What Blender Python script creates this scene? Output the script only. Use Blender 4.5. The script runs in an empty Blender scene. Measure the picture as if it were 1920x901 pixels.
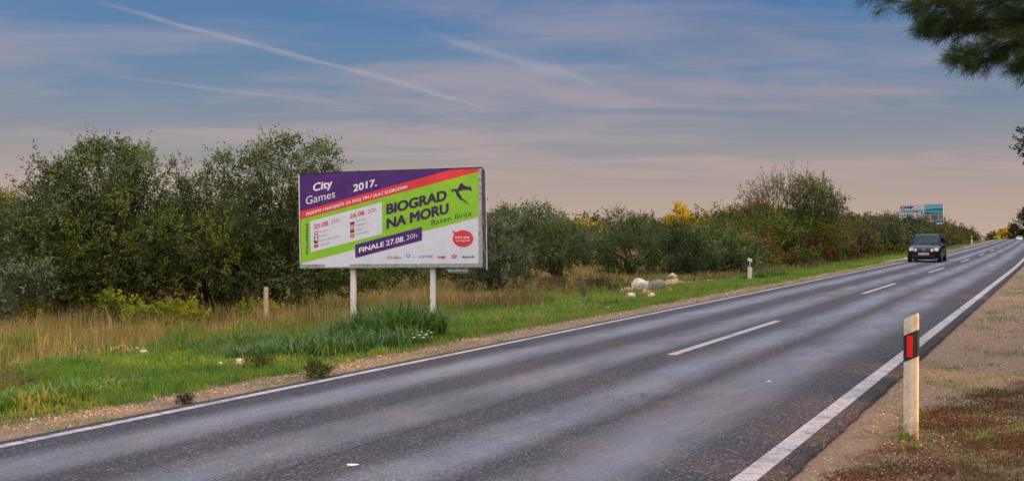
import bpy, bmesh, math, random
import numpy as np
from mathutils import Vector, Matrix, noise
R = math.radians
SC = bpy.context.scene
COL = SC.collection
rng = np.random.default_rng(7)
random.seed(7)

# ------------------------------------------------------------------ camera
CAMZ, FPX, PITCH = 1.7, 2000.0, math.atan(20.5 / 2000)
cam_d = bpy.data.cameras.new('camera'); cam = bpy.data.objects.new('camera', cam_d); COL.objects.link(cam)
cam.location = (0, 0, CAMZ); cam.rotation_euler = (math.pi / 2 - PITCH, 0, 0)
cam_d.sensor_width = 36; cam_d.lens = 36 * FPX / 1920; cam_d.clip_start = 0.1; cam_d.clip_end = 20000
SC.camera = cam

# ------------------------------------------------------------------ light
SUN_EL = R(9.0)
LH = Vector((-0.75, 0.66)).normalized()              # horizontal travel direction of the light
LDIR = Vector((LH.x * math.cos(SUN_EL), LH.y * math.cos(SUN_EL), -math.sin(SUN_EL)))
sd = bpy.data.lights.new('sun', 'SUN'); sd.energy = 5.0; sd.angle = R(0.6); sd.color = (1.0, 0.50, 0.18)
so = bpy.data.objects.new('sun', sd); COL.objects.link(so)
so.rotation_euler = LDIR.to_track_quat('-Z', 'Y').to_euler(); so.location = (30, -30, 30)
SC.view_settings.view_transform = 'Standard'; SC.view_settings.look = 'None'
SC.view_settings.exposure = 0.12; SC.view_settings.gamma = 1.0
SC.cycles.max_bounces = 6; SC.cycles.diffuse_bounces = 3; SC.cycles.glossy_bounces = 2
SC.cycles.transmission_bounces = 4; SC.cycles.transparent_max_bounces = 6


# ------------------------------------------------------------------ node helper
class NT:
    def __init__(s, tree): s.t = tree; s.n = tree.nodes; s.l = tree.links
    def put(s, inp, v):
        if isinstance(v, bpy.types.NodeSocket): s.l.new(v, inp)
        elif v is not None:
            if hasattr(inp.default_value, '__len__'):
                k = len(inp.default_value)
                if not hasattr(v, '__len__'): v = (v,) * k
                v = tuple(v)
                if k == 4 and len(v) == 3: v = v + (1,)
            inp.default_value = v
    def m(s, op, a, b=None, c=None, clamp=False):
        n = s.n.new('ShaderNodeMath'); n.operation = op; n.use_clamp = clamp
        s.put(n.inputs[0], a)
        if b is not None: s.put(n.inputs[1], b)
        if c is not None: s.put(n.inputs[2], c)
        return n.outputs[0]
    def vm(s, op, a, b=None, out=0):
        n = s.n.new('ShaderNodeVectorMath'); n.operation = op
        s.put(n.inputs[0], a)
        if b is not None:
            s.put(n.inputs[3] if op == 'SCALE' else n.inputs[1], b)
        return n.outputs['Value'] if op in ('DOT_PRODUCT', 'LENGTH') else n.outputs[0]
    def mix(s, f, a, b, mode='MIX'):
        n = s.n.new('ShaderNodeMix'); n.data_type = 'RGBA'; n.blend_type = mode
        s.put(n.inputs[0], f); s.put(n.inputs[6], a); s.put(n.inputs[7], b); return n.outputs[2]
    def noise(s, vec, scale, detail=3, rough=0.5, out=0):
        n = s.n.new('ShaderNodeTexNoise'); s.put(n.inputs['Vector'], vec); n.inputs['Scale'].default_value = scale
        n.inputs['Detail'].default_value = detail; n.inputs['Roughness'].default_value = rough; return n.outputs[out]
    def vor(s, vec, scale, out=0):
        n = s.n.new('ShaderNodeTexVoronoi'); s.put(n.inputs['Vector'], vec); n.inputs['Scale'].default_value = scale
        return n.outputs[out]
    def rng(s, v, a, b, c=0.0, d=1.0, smooth=True):
        n = s.n.new('ShaderNodeMapRange'); n.interpolation_type = 'SMOOTHSTEP' if smooth else 'LINEAR'; n.clamp = True
        s.put(n.inputs[0], v)
        for i, x in enumerate((a, b, c, d)): s.put(n.inputs[1 + i], x)
        return n.outputs[0]
    def ramp(s, f, stops):
        n = s.n.new('ShaderNodeValToRGB'); e = n.color_ramp.elements
        while len(e) < len(stops): e.new(0.5)
        for el, (p, c) in zip(e, stops): el.position = p; el.color = tuple(c) + (1,)
        s.put(n.inputs[0], f); return n.outputs[0]
    def attr(s, name, out=2):
        n = s.n.new('ShaderNodeAttribute'); n.attribute_name = name; return n.outputs[out]
    def uv(s): return s.n.new('ShaderNodeTexCoord').outputs['UV']
    def pos(s): return s.n.new('ShaderNodeNewGeometry').outputs['Position']
    def obj(s): return s.n.new('ShaderNodeTexCoord').outputs['Object']
    def sep(s, v):
        n = s.n.new('ShaderNodeSeparateXYZ'); s.put(n.inputs[0], v); return n.outputs
    def comb(s, x, y, z):
        n = s.n.new('ShaderNodeCombineXYZ')
        for i, v in enumerate((x, y, z)): s.put(n.inputs[i], v)
        return n.outputs[0]
    def bump(s, h, strength=0.5, dist=0.01, normal=None):
        n = s.n.new('ShaderNodeBump'); s.put(n.inputs['Height'], h)
        n.inputs['Strength'].default_value = strength; n.inputs['Distance'].default_value = dist
        if normal: s.l.new(normal, n.inputs['Normal'])
        return n.outputs[0]


def srgb(r, g, b):
    f = lambda c: (c / 255) / 12.92 if c <= 10 else ((c / 255 + 0.055) / 1.055) ** 2.4
    return (f(r), f(g), f(b))


def mat(name, fn=None, color=(.5, .5, .5), rough=.6, metal=0.0, spec=0.5, **kw):
    m = bpy.data.materials.new(name); m.use_nodes = True
    t = NT(m.node_tree); p = m.node_tree.nodes['Principled BSDF']
    p.inputs['Base Color'].default_value = tuple(color) + (1,); p.inputs['Roughness'].default_value = rough
    p.inputs['Metallic'].default_value = metal; p.inputs['Specular IOR Level'].default_value = spec
    for k, v in kw.items(): t.put(p.inputs[k.replace('_', ' ')], v)
    if fn:
        out = m.node_tree.nodes['Material Output']
        r = fn(t, p, out)
    return m


def grainy(color, amt=0.25, scale=6.0, rough=.6, metal=0.0, bump=0.0, dirt=None, dscale=2.0):
    def fn(t, p, o):
        v = t.obj()
        n = t.noise(v, scale, 4, .6)
        c = t.mix(t.rng(n, .3, .7), tuple(x * (1 - amt) for x in color), tuple(min(1, x * (1 + amt)) for x in color))
        if dirt: c = t.mix(t.rng(t.noise(v, dscale, 5, .65), .5, .72), c, dirt)
        t.put(p.inputs['Base Color'], c)
        if bump: t.put(p.inputs['Normal'], t.bump(n, bump, .02))
    return lambda name: mat(name, fn, color, rough, metal)


# ------------------------------------------------------------------ pixel <-> place helpers (reference measurements)
FW = Vector((0, math.cos(PITCH), -math.sin(PITCH))); UPV = Vector((0, math.sin(PITCH), math.cos(PITCH)))
def ray(px, py): return FW + Vector((1, 0, 0)) * ((px - 960) / FPX) + UPV * ((450.5 - py) / FPX)
def at(px, py, Y):
    d = ray(px, py); return Vector((0, 0, CAMZ)) + d * (Y / d.y)
CA, SA = 0.888, 0.4594
def c_of(s):
    s = np.asarray(s, float)
    c = 2.1 * (np.maximum(s - 50, 0) / 136) ** 1.45
    return c + 4 * (np.maximum(s - 420, 0) / 60) ** 2
def crest(s):
    s = np.asarray(s, float); u = np.maximum(s - 175, 0)
    return -np.where(u < 330, 5.3e-5 * u * u, 5.3e-5 * 330 * 330)
def st(x, y): return x * SA + y * CA, -x * CA + y * SA
def xy(s, t): return s * SA - t * CA, s * CA + t * SA
TP = [-400, -60, -20, -6, 1.0, 1.55, 1.8, 7.5, 7.7, 8.6, 11, 14, 16, 20, 60, 4000]
ZP = [.6, .6, .45, .12, -.01, -.012, -.08, -.08, -.03, -.08, -.3, -.56, -.7, -.85, -1.0, -1.0]
def terrain_st(s, t):
    tt = t - c_of(s)
    z = np.interp(tt, TP, ZP)
    w = np.clip((tt - 9) / 5, 0, 1) + np.clip((0.8 - tt) / 4, 0, 1) * .5
    z = z + w * (.06 * np.sin(s * .9 + t * .35) + .05 * np.sin(t * 1.3 - s * .42 + 1) + .03 * np.sin(s * 2.7 + 2 * np.sin(t * 1.9)))
    return z + crest(s)
def terr(x, y): s, t = st(x, y); return terrain_st(s, t)
def gp(px, py):
    d = ray(px, py); Y = 4.0
    while Y < 500:
        p = Vector((0, 0, CAMZ)) + d * (Y / d.y)
        if p.z <= float(terr(p.x, p.y)): break
        Y *= 1.004
    p.z = float(terr(p.x, p.y)); return p


# ------------------------------------------------------------------ object helpers
def tag(o, label=None, cat=None, group=None, kind=None):
    if label: o['label'] = label
    if cat: o['category'] = cat
    if group: o['group'] = group
    if kind: o['kind'] = kind
    return o
def thing(name, label, cat, loc=(0, 0, 0), rz=0, group=None):
    o = bpy.data.objects.new(name, None); COL.objects.link(o); o.empty_display_size = .2
    o.location = loc; o.rotation_euler = (0, 0, rz); return tag(o, label, cat, group)
def link(name, me, parent=None, mats=()):
    for m in (mats if isinstance(mats, (list, tuple)) else [mats]):
        me.materials.append(m)
    o = bpy.data.objects.new(name, me); COL.objects.link(o)
    if parent: o.parent = parent
    return o
def mesh_np(name, V, F, attrs=None, fidx=None, smooth=False):
    V = np.asarray(V, np.float32); F = np.asarray(F, np.int32); k = F.shape[1]
    me = bpy.data.meshes.new(name)
    me.vertices.add(len(V)); me.vertices.foreach_set('co', V.ravel())
    me.loops.add(F.size); me.loops.foreach_set('vertex_index', F.ravel())
    me.polygons.add(len(F)); me.polygons.foreach_set('loop_start', np.arange(0, F.size, k, dtype=np.int32))
    me.polygons.foreach_set('loop_total', np.full(len(F), k, np.int32))
    if smooth: me.polygons.foreach_set('use_smooth', np.ones(len(F), bool))
    if fidx is not None: me.polygons.foreach_set('material_index', np.asarray(fidx, np.int32))
    me.update(calc_edges=True)
    for n, a in (attrs or {}).items():
        at_ = me.attributes.new(n, 'FLOAT', 'POINT'); at_.data.foreach_set('value', np.asarray(a, np.float32))
    return me


class MB:
    """collects shapes into one mesh"""
    def __init__(s): s.v = []; s.f = []; s.m = []
    def add(s, vs, fs, mi=0):
        b = len(s.v); s.v += [tuple(v) for v in vs]; s.f += [tuple(b + i for i in f) for f in fs]; s.m += [mi] * len(fs)
    def box(s, c, d, mi=0, M=None, taper=1.0):
        x, y, z = (k / 2 for k in d); vs = []
        for k in (-1, 1):
            q = taper if k > 0 else 1
            for a, b in ((-1, -1), (1, -1), (1, 1), (-1, 1)):
                v = Vector((a * x * q, b * y * q, k * z))
                if M: v = M @ v
                vs.append(v + Vector(c))
        s.add(vs, [(3, 2, 1, 0), (4, 5, 6, 7), (0, 1, 5, 4), (1, 2, 6, 5), (2, 3, 7, 6), (3, 0, 4, 7)], mi)
    def tube(s, pts, rad, n=7, mi=0, cap=True):
        pts = [Vector(p) for p in pts]; rings = []
        if not hasattr(rad, '__len__'): rad = [rad] * len(pts)
        for i, p in enumerate(pts):
            d = (pts[min(i + 1, len(pts) - 1)] - pts[max(i - 1, 0)]).normalized()
            a = d.orthogonal().normalized() if i == 0 else (a - d * a.dot(d)).normalized()
            b = d.cross(a); rings.append([p + (a * math.cos(q) + b * math.sin(q)) * rad[i] for q in (2 * math.pi * j / n for j in range(n))])
        vs = [v for r in rings for v in r]; fs = []
        for i in range(len(pts) - 1):
            for j in range(n): fs.append((i * n + j, i * n + (j + 1) % n, (i + 1) * n + (j + 1) % n, (i + 1) * n + j))
        if cap: fs.append(tuple(range(n))[::-1]); fs.append(tuple((len(pts) - 1) * n + j for j in range(n)))
        s.add(vs, fs, mi)
    def disc(s, c, r, axis, depth, n=24, mi=0, r2=None):
        s.tube([Vector(c), Vector(c) + Vector(axis) * depth], [r, r if r2 is None else r2], n, mi)
    def poly(s, pts, mi=0): s.add(pts, [tuple(range(len(pts)))], mi)
    def build(s, name, mats, parent=None, smooth=False, bevel=0):
        me = bpy.data.meshes.new(name); bm = bmesh.new()
        vs = [bm.verts.new(v) for v in s.v]
        for f, m in zip(s.f, s.m):
            try: F = bm.faces.new([vs[i] for i in f]); F.material_index = m; F.smooth = smooth
            except ValueError: pass
        big = [f for f in bm.faces if len(f.verts) > 4]
        if big: bmesh.ops.triangulate(bm, faces=big)
        if bevel:
            bmesh.ops.bevel(bm, geom=[e for e in bm.edges if len(e.link_faces) == 2 and e.calc_face_angle(0) > .6], offset=bevel, segments=2, affect='EDGES')
        bm.to_mesh(me); bm.free(); return link(name, me, parent, mats)


# ------------------------------------------------------------------ world
w = bpy.data.worlds.new('World'); SC.world = w; w.use_nodes = True
t = NT(w.node_tree); bg = w.node_tree.nodes['Background']
sky = t.n.new('ShaderNodeTexSky'); sky.sky_type = 'NISHITA'; sky.sun_disc = False
sky.sun_elevation = SUN_EL; sky.sun_rotation = math.atan2(-LDIR.x, -LDIR.y); sky.altitude = 50; sky.dust_density = 2.0
dirv = t.n.new('ShaderNodeTexCoord').outputs['Generated']
dn = t.vm('NORMALIZE', dirv)
dx, dy, dz = t.sep(dn)[:3]
grad = t.ramp(t.rng(dz, 0, .5, 0, 1, False), [
    (0.0, srgb(192, 168, 153)), (.05, srgb(182, 161, 152)), (.10, srgb(164, 152, 150)), (.16, srgb(142, 142, 151)),
    (.23, srgb(114, 132, 156)), (.32, srgb(92, 126, 162)), (.43, srgb(66, 112, 164)), (1.0, srgb(52, 92, 150))])
# streaky high cloud
cz = t.m('ADD', dz, .07)
pv = t.comb(t.m('DIVIDE', dx, cz), t.m('DIVIDE', dy, cz), 0.0)
mp = t.n.new('ShaderNodeMapping'); t.put(mp.inputs['Vector'], pv)
mp.inputs['Rotation'].default_value = (0, 0, R(-24)); mp.inputs['Scale'].default_value = (.52, .80, 1)
warp = t.vm('SCALE', t.vm('SUBTRACT', t.noise(mp.outputs[0], .9, 2, .5, 1), (.5, .5, .5)), 1.0)
pw = t.vm('ADD', mp.outputs[0], warp)
n1 = t.noise(pw, .85, 6, .56); n2 = t.noise(pw, 2.6, 5, .6)
cl = t.rng(t.m('ADD', t.m('MULTIPLY', n1, .72), t.m('MULTIPLY', n2, .28)), .44, .62)
cmask = t.m('MULTIPLY', cl, t.rng(dz, .02, .07))
ccol = t.ramp(t.rng(dz, 0, .3, 0, 1, False), [(0, srgb(200, 172, 160)), (.35, srgb(172, 154, 160)), (.7, srgb(142, 142, 168)), (1, srgb(126, 138, 172))])
base = t.mix(t.m('MULTIPLY', cmask, .72), grad, ccol)
n3 = t.rng(t.noise(t.vm('ADD', pw, (7.3, 2.1, 0)), 1.3, 5, .55), .52, .72)
base = t.mix(t.m('MULTIPLY', t.m('MULTIPLY', n3, t.rng(dz, .02, .07)), .28), base, srgb(116, 124, 146))
def contrail(base, p, q, width, col, amt, soft=.25, seed=0):
    a, b = ray(*p).normalized(), ray(*q).normalized()
    nrm = a.cross(b).normalized(); al = nrm.cross(a).normalized()
    ang = a.angle(b)
    wob = t.m('MULTIPLY', t.m('SUBTRACT', t.noise(t.vm('ADD', dn, (seed, 0, 0)), 9, 2), .5), width * 3.0)
    d = t.m('ABSOLUTE', t.m('ADD', t.vm('DOT_PRODUCT', dn, tuple(nrm)), wob))
    k = t.vm('DOT_PRODUCT', dn, tuple(al)); L = math.sin(ang)
    wd = t.rng(t.noise(t.vm('ADD', dn, (0, seed, 3)), 16, 3), .3, .7, width * .6, width * 1.5)
    band = t.m('SUBTRACT', 1.0, t.m('DIVIDE', d, wd), clamp=True)
    fade = t.m('MULTIPLY', t.rng(k, 0, L * soft), t.rng(k, L * (1 - soft), L, 1, 0))
    tex = t.rng(t.noise(dn, 60, 3), .25, .75, .6, 1.0)
    fr = t.rng(t.vm('DOT_PRODUCT', dn, tuple(((a + b) / 2).normalized())), .8, .9)
    return t.mix(t.m('MULTIPLY', t.m('MULTIPLY', t.m('MULTIPLY', band, fade), t.m('MULTIPLY', tex, fr)), amt), base, col)
base = contrail(base, (130, -10), (990, 222), .0030, srgb(172, 164, 176), .62, .22, 1)
base = contrail(base, (120, 128), (820, 218), .0022, srgb(160, 156, 170), .5, .35, 4)
base = contrail(base, (760, 45), (1200, 192), .0065, srgb(160, 160, 178), .62, .3, 9)
# evening brightness round the low sun behind the camera, unseen overhead sky brightened to light the land
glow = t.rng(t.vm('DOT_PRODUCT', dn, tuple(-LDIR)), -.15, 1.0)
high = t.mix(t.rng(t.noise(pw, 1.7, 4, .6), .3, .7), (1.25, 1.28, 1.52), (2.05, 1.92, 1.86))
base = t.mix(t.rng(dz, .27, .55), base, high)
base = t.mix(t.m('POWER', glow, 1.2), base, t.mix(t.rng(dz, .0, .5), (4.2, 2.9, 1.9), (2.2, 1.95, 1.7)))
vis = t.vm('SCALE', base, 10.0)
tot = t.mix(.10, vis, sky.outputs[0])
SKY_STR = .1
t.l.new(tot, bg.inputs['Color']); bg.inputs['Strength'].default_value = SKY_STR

# ------------------------------------------------------------------ materials: ground
def m_ground(t, p, o):
    u = t.sep(t.uv()); s_, tt = u[0], u[1]; P = t.pos()
    big = t.noise(P, .35, 4, .6); mid = t.noise(P, 2.2, 5, .6); fine = t.noise(P, 28, 5, .7); peb = t.vor(P, 34)
    pebc = t.vor(P, 34, 1)
    e = t.m('MULTIPLY', t.m('SUBTRACT', mid, .5), 1.6)
    tj = t.m('ADD', tt, e)
    gravel = t.mix(t.rng(peb, .15, .5), srgb(172, 148, 126), srgb(106, 88, 74))
    gravel = t.mix(.35, gravel, t.mix(t.sep(pebc)[0], srgb(196, 176, 160), srgb(128, 98, 78)))
    gravel = t.mix(t.rng(fine, .35, .7), gravel, srgb(138, 112, 92))
    soil = t.mix(t.rng(fine, .3, .7), srgb(74, 56, 40), srgb(112, 88, 66))
    moss = t.mix(t.rng(t.noise(P, 7, 5, .7), .4, .65), srgb(86, 54, 42), srgb(80, 84, 40))
    green = t.mix(t.rng(mid, .35, .65), srgb(52, 66, 28), srgb(84, 84, 44))
    dry = t.mix(t.rng(mid, .35, .65), srgb(122, 98, 62), srgb(92, 76, 48))
    left = t.mix(t.rng(tj, 8.15, 8.8), gravel, green)
    left = t.mix(t.m('MULTIPLY', t.rng(big, .52, .66), t.rng(tj, 8.6, 10)), left, soil)
    left = t.mix(t.rng(tj, 14.9, 16.2), left, dry)
    right = t.mix(t.rng(t.m('SUBTRACT', t.m('ADD', tt, t.m('MULTIPLY', e, .6)), t.rng(s_, 10, 14, 1.4, .35)), .15, -.2, 0, 1), gravel,
                  t.mix(t.rng(t.noise(P, 1.1, 4, .6), .46, .58), t.mix(t.rng(fine, .45, .6), moss, gravel), moss))
    c = t.mix(t.m('GREATER_THAN', tt, 4.5), right, left)
    t.put(p.inputs['Base Color'], c); p.inputs['Roughness'].default_value = .95; p.inputs['Specular IOR Level'].default_value = .15
    h = t.m('ADD', t.m('MULTIPLY', peb, -.6), t.m('MULTIPLY', fine, .8))
    t.put(p.inputs['Normal'], t.bump(h, .9, .02))
M_ground = mat('ground_soil', m_ground)

def m_road(t, p, o):
    u = t.sep(t.uv()); s_, tt = u[0], u[1]; P = t.pos()
    wob = t.m('MULTIPLY', t.m('SUBTRACT', t.noise(t.comb(t.m('MULTIPLY', s_, .08), 0.0, 0.0), 1.0, 2), .5), .35)
    tw = t.m('ADD', tt, wob)
    trk = None
    for c, wd, am in ((3.0, .62, .95), (4.05, .50, .85), (5.35, .52, .8), (6.62, .48, 1.0)):
        g = t.m('MULTIPLY', t.rng(t.m('ABSOLUTE', t.m('SUBTRACT', tw, c)), 0, wd, 1, 0), am)
        trk = g if trk is None else t.m('MAXIMUM', trk, g)
    blot = t.rng(t.noise(t.comb(t.m('MULTIPLY', s_, .45), t.m('MULTIPLY', tt, 1.6), 0.0), 1.0, 5, .62), .22, .82)
    trk2 = t.m('MULTIPLY', trk, t.rng(blot, 0, 1, .30, 1.2, False))
    ag = t.noise(P, 42, 4, .9); ag2 = t.vor(P, 55, 1); fine = t.noise(P, 14, 5, .8)
    dark = t.mix(t.rng(ag, .38, .64), srgb(24, 23, 27), srgb(84, 82, 92))
    lite = t.mix(t.rng(ag, .36, .64), srgb(54, 56, 68), srgb(138, 142, 162))
    c = t.mix(t.m('MULTIPLY', trk2, .75), dark, lite)
    c = t.mix(t.m('MULTIPLY', t.rng(t.sep(ag2)[0], .78, 1.0), .28), c, srgb(176, 168, 168))
    c = t.mix(t.rng(t.noise(t.comb(t.m('MULTIPLY', s_, .12), t.m('MULTIPLY', tt, .8), 3.0), 1.0, 4), .46, .68, 0, .4), c, srgb(72, 54, 50))
    ck = t.n.new('ShaderNodeTexVoronoi'); ck.feature = 'DISTANCE_TO_EDGE'; ck.inputs['Scale'].default_value = .55; t.put(ck.inputs['Vector'], t.vm('ADD', P, t.vm('SCALE', t.noise(P, 1.6, 4, .6, 1), 1.1)))
    crk = t.m('MULTIPLY', t.rng(ck.outputs[0], .004, .012, 1, 0), t.rng(t.noise(P, .25, 3), .5, .6))
    seam = t.m('MULTIPLY', t.rng(t.m('ABSOLUTE', t.m('SUBTRACT', t.m('ADD', tt, t.m('MULTIPLY', t.noise(P, 1.5, 3), .05)), 4.93)), .006, .02, 1, 0), .6)
    c = t.mix(t.m('MULTIPLY', t.m('MAXIMUM', crk, seam), .75), c, srgb(22, 20, 22))
    t.put(p.inputs['Base Color'], c)
    t.put(p.inputs['Roughness'], t.rng(t.m('ADD', t.m('MULTIPLY', trk2, .8), t.m('MULTIPLY', blot, .2)), 0, 1, .70, .33, False))
    t.put(p.inputs['Specular IOR Level'], t.rng(trk2, 0, .9, .12, 1.0, False))
    t.put(p.inputs['Normal'], t.bump(t.m('ADD', ag, t.m('MULTIPLY', fine, .5)), .22, .012))
M_road = mat('asphalt', m_road)

def m_line(t, p, o):
    P = t.pos(); n = t.noise(P, 30, 5, .7); u = t.sep(t.uv())
    cr = t.noise(t.comb(t.m('MULTIPLY', u[0], 22), t.m('MULTIPLY', u[1], 3), 0.0), 1.0, 5, .7)
    c = t.mix(t.rng(n, .3, .75), srgb(186, 180, 184), srgb(150, 144, 148))
    c = t.mix(t.rng(cr, .53, .60), c, srgb(84, 78, 80)); c = t.mix(t.rng(t.noise(P, 1.3, 5, .7), .48, .68, 0, .65), c, srgb(108, 102, 106)); c = t.mix(t.rng(t.noise(P, 60, 2), .6, .68), c, srgb(96, 90, 92))
    t.put(p.inputs['Base Color'], c); p.inputs['Roughness'].default_value = .6
    t.put(p.inputs['Normal'], t.bump(n, .4, .008))
M_line = mat('road_paint', m_line)

# ------------------------------------------------------------------ ground sheet and road
def grid(sa, ta, zf, name, uvt=None):
    S, T = np.meshgrid(sa, ta, indexing='ij'); off = c_of(S) if uvt else 0
    TT = T + off; X, Y = xy(S, TT); Z = zf(S, TT)
    V = np.stack([X, Y, Z], -1).reshape(-1, 3); ns, nt_ = len(sa), len(ta)
    i = np.arange(ns - 1)[:, None] * nt_ + np.arange(nt_ - 1)[None, :]
    F = np.stack([i, i + nt_, i + nt_ + 1, i + 1], -1).reshape(-1, 4)[:, ::-1]
    me = mesh_np(name, V, F, smooth=True)
    uvl = me.uv_layers.new(name='UVMap'); idx = np.empty(len(me.loops), np.int32); me.loops.foreach_get('vertex_index', idx)
    UV = np.stack([S.ravel(), T.ravel()], -1)[idx]; uvl.data.foreach_set('uv', UV.astype(np.float32).ravel())
    return me
sa = np.concatenate([np.arange(-60, 0, 4), np.arange(0, 60, .5), np.arange(60, 200, 2.5), np.arange(200, 700, 12), [800, 1000, 1500, 2500, 4500]])
ta = np.concatenate([[-800, -300, -120, -60, -40, -30, -20], np.arange(-14, -2, 1.), np.arange(-2, 1.5, .25), [1.55, 1.8, 4.5, 7.5, 7.7], np.arange(8, 24, .4), np.arange(24, 60, 2), [60, 70, 90, 120, 160, 250, 500, 1200, 3000]])
g = link('ground', grid(sa, ta, terrain_st, 'ground', True), None, M_ground); tag(g, kind='structure')

def road_strip(name, s0, s1, t0, t1, z, m, ds=1.5, wob=0, kind='structure', skirt=False):
    n = max(2, int((s1 - s0) / ds) + 1); s = np.linspace(s0, s1, n)
    if wob:
        e0 = t0 + wob * (np.sin(s * 3.1) * .5 + np.sin(s * 7.7 + 1) * .3 + rng.normal(0, .35, n)); e1 = np.full(n, t1)
        if wob < 0: e0, e1 = np.full(n, t0), t1 + wob * (np.sin(s * 2.7) * .5 + np.sin(s * 8.7 + 1) * .3 + rng.normal(0, .35, n))
    else: e0, e1 = np.full(n, t0), np.full(n, t1)
    rows = []
    if skirt: rows.append((e0 - .01, -.12))
    k = 8 if skirt else 1
    for j in range(k + 1): rows.append((e0 + (e1 - e0) * j / k, z))
    if skirt: rows.append((e1 + .01, -.12))
    V = []; UV = []
    for tt, zz in rows:
        off = c_of(s); X, Y = xy(s, tt + off); V.append(np.stack([X, Y, crest(s) + zz], -1)); UV.append(np.stack([s, tt], -1))
    m_ = len(rows); V = np.stack(V, 1).reshape(-1, 3); UV = np.stack(UV, 1).reshape(-1, 2)
    i = np.arange(n - 1)[:, None] * m_ + np.arange(m_ - 1)[None, :]
    F = np.stack([i, i + m_, i + m_ + 1, i + 1], -1).reshape(-1, 4)[:, ::-1]
    me = mesh_np(name, V, F); uvl = me.uv_layers.new(name='UVMap')
    idx = np.empty(len(me.loops), np.int32); me.loops.foreach_get('vertex_index', idx)
    uvl.data.foreach_set('uv', UV[idx].astype(np.float32).ravel())
    return me
rs = link('road', road_strip('road', -60, 640, 1.70, 7.58, 0, M_road, ds=.12, wob=.018, skirt=True), None, M_road); tag(rs, kind='structure')
for nm, a, b in (('road_edge_line', 1.84, 2.0), ('road_edge_line', 7.34, 7.45)):
    o = link(nm, road_strip(nm, -60, 640, a, b, .004, M_line, 1.0), None, M_line); tag(o, kind='structure')
# centre dashes, measured: one starts at s=14.0 with a period of 15.4 m
d0 = st(*at(1240, 664, 2000 * 1.7 / 234).xy)[0]; d1 = st(*at(1460, 601, 2000 * 1.7 / 171).xy)[0]
d2 = st(*at(1613, 550, 2000 * 1.7 / 120).xy)[0]
PER, DL = d2 - d0, d1 - d0
me_all = None; vs = []; bmD = bmesh.new(); 
for k in range(-3, 28):
    s0 = d0 + PER * k
    me = road_strip('road_dash', s0, s0 + DL, 4.66, 4.79, .004, M_line, 1.0); bmD.from_mesh(me); bpy.data.meshes.remove(me)
me = bpy.data.meshes.new('road_centre_line'); bmD.to_mesh(me); bmD.free()
o = link('road_centre_line', me, None, M_line); tag(o, kind='structure')

# pale gravel lay-by where a track meets the road
def m_pale(t, p, o):
    P = t.pos(); v = t.vor(P, 20); n = t.noise(P, 12, 5, .7)
    t.put(p.inputs['Base Color'], t.mix(t.rng(n, .35, .7), srgb(196, 176, 164), srgb(150, 126, 112)))
    p.inputs['Roughness'].default_value = .95; t.put(p.inputs['Normal'], t.bump(v, .6, .02))
M_pale = mat('pale_gravel', m_pale)
A = []
for i in range(40):
    a = 2 * math.pi * i / 40; r = 1 + .16 * math.sin(3 * a) + .1 * math.sin(7 * a + 1)
    s = 71 + 13 * r * math.cos(a); tt = 9.0 + 1.35 * r * math.sin(a)
    A.append((s, max(7.62, tt)))
mb = MB(); ctr = (71, 9.0)
rings = []
for k in range(0, 6):
    rings.append([(ctr[0] + (s - ctr[0]) * k / 5, ctr[1] + (q - ctr[1]) * k / 5) for s, q in A])
vs = []
for rg in rings:
    for s, q in rg:
        q2 = q + float(c_of(s)); x, y = xy(s, q2); vs.append((x, y, float(terrain_st(s, q2)) + .035))
fs = [(k * 40 + j, k * 40 + (j + 1) % 40, (k + 1) * 40 + (j + 1) % 40, (k + 1) * 40 + j) for k in range(5) for j in range(40)]
mb.add(vs, fs); tag(mb.build('path', M_pale), kind='structure')

# far limestone hill
def m_hill(t, p, o):
    P = t.pos(); n = t.noise(P, .03, 5, .65)
    t.put(p.inputs['Base Color'], t.mix(t.rng(n, .42, .6), srgb(176, 150, 138), srgb(120, 106, 96))); p.inputs['Roughness'].default_value = 1
M_hill = mat('limestone_hill', m_hill)
HX = np.linspace(-500, 620, 90); HY = np.linspace(2100, 3600, 26)
X, Y = np.meshgrid(HX, HY, indexing='ij')
prof = lambda x: np.clip((600 - x) / 200, 0, 1) * (26 * np.exp(-((x - 150) / 110) ** 2) + 14 * np.exp(-((x - 330) / 130) ** 2) + 9 * np.exp(-((x + 60) / 150) ** 2) + 4 * np.sin(x / 31.) + 2 * np.sin(x / 11.))
Z = -9 + (9 + np.maximum(prof(X), 0)) * np.sin(np.clip((Y - 2100) / 900, 0, 1) * math.pi / 2)
V = np.stack([X, Y, Z], -1).reshape(-1, 3); nt_ = 26
i = np.arange(89)[:, None] * nt_ + np.arange(25)[None, :]
F = np.stack([i, i + nt_, i + nt_ + 1, i + 1], -1).reshape(-1, 4)
tag(link('hills', mesh_np('hills', V, F, smooth=True), None, M_hill), kind='structure')


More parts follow.
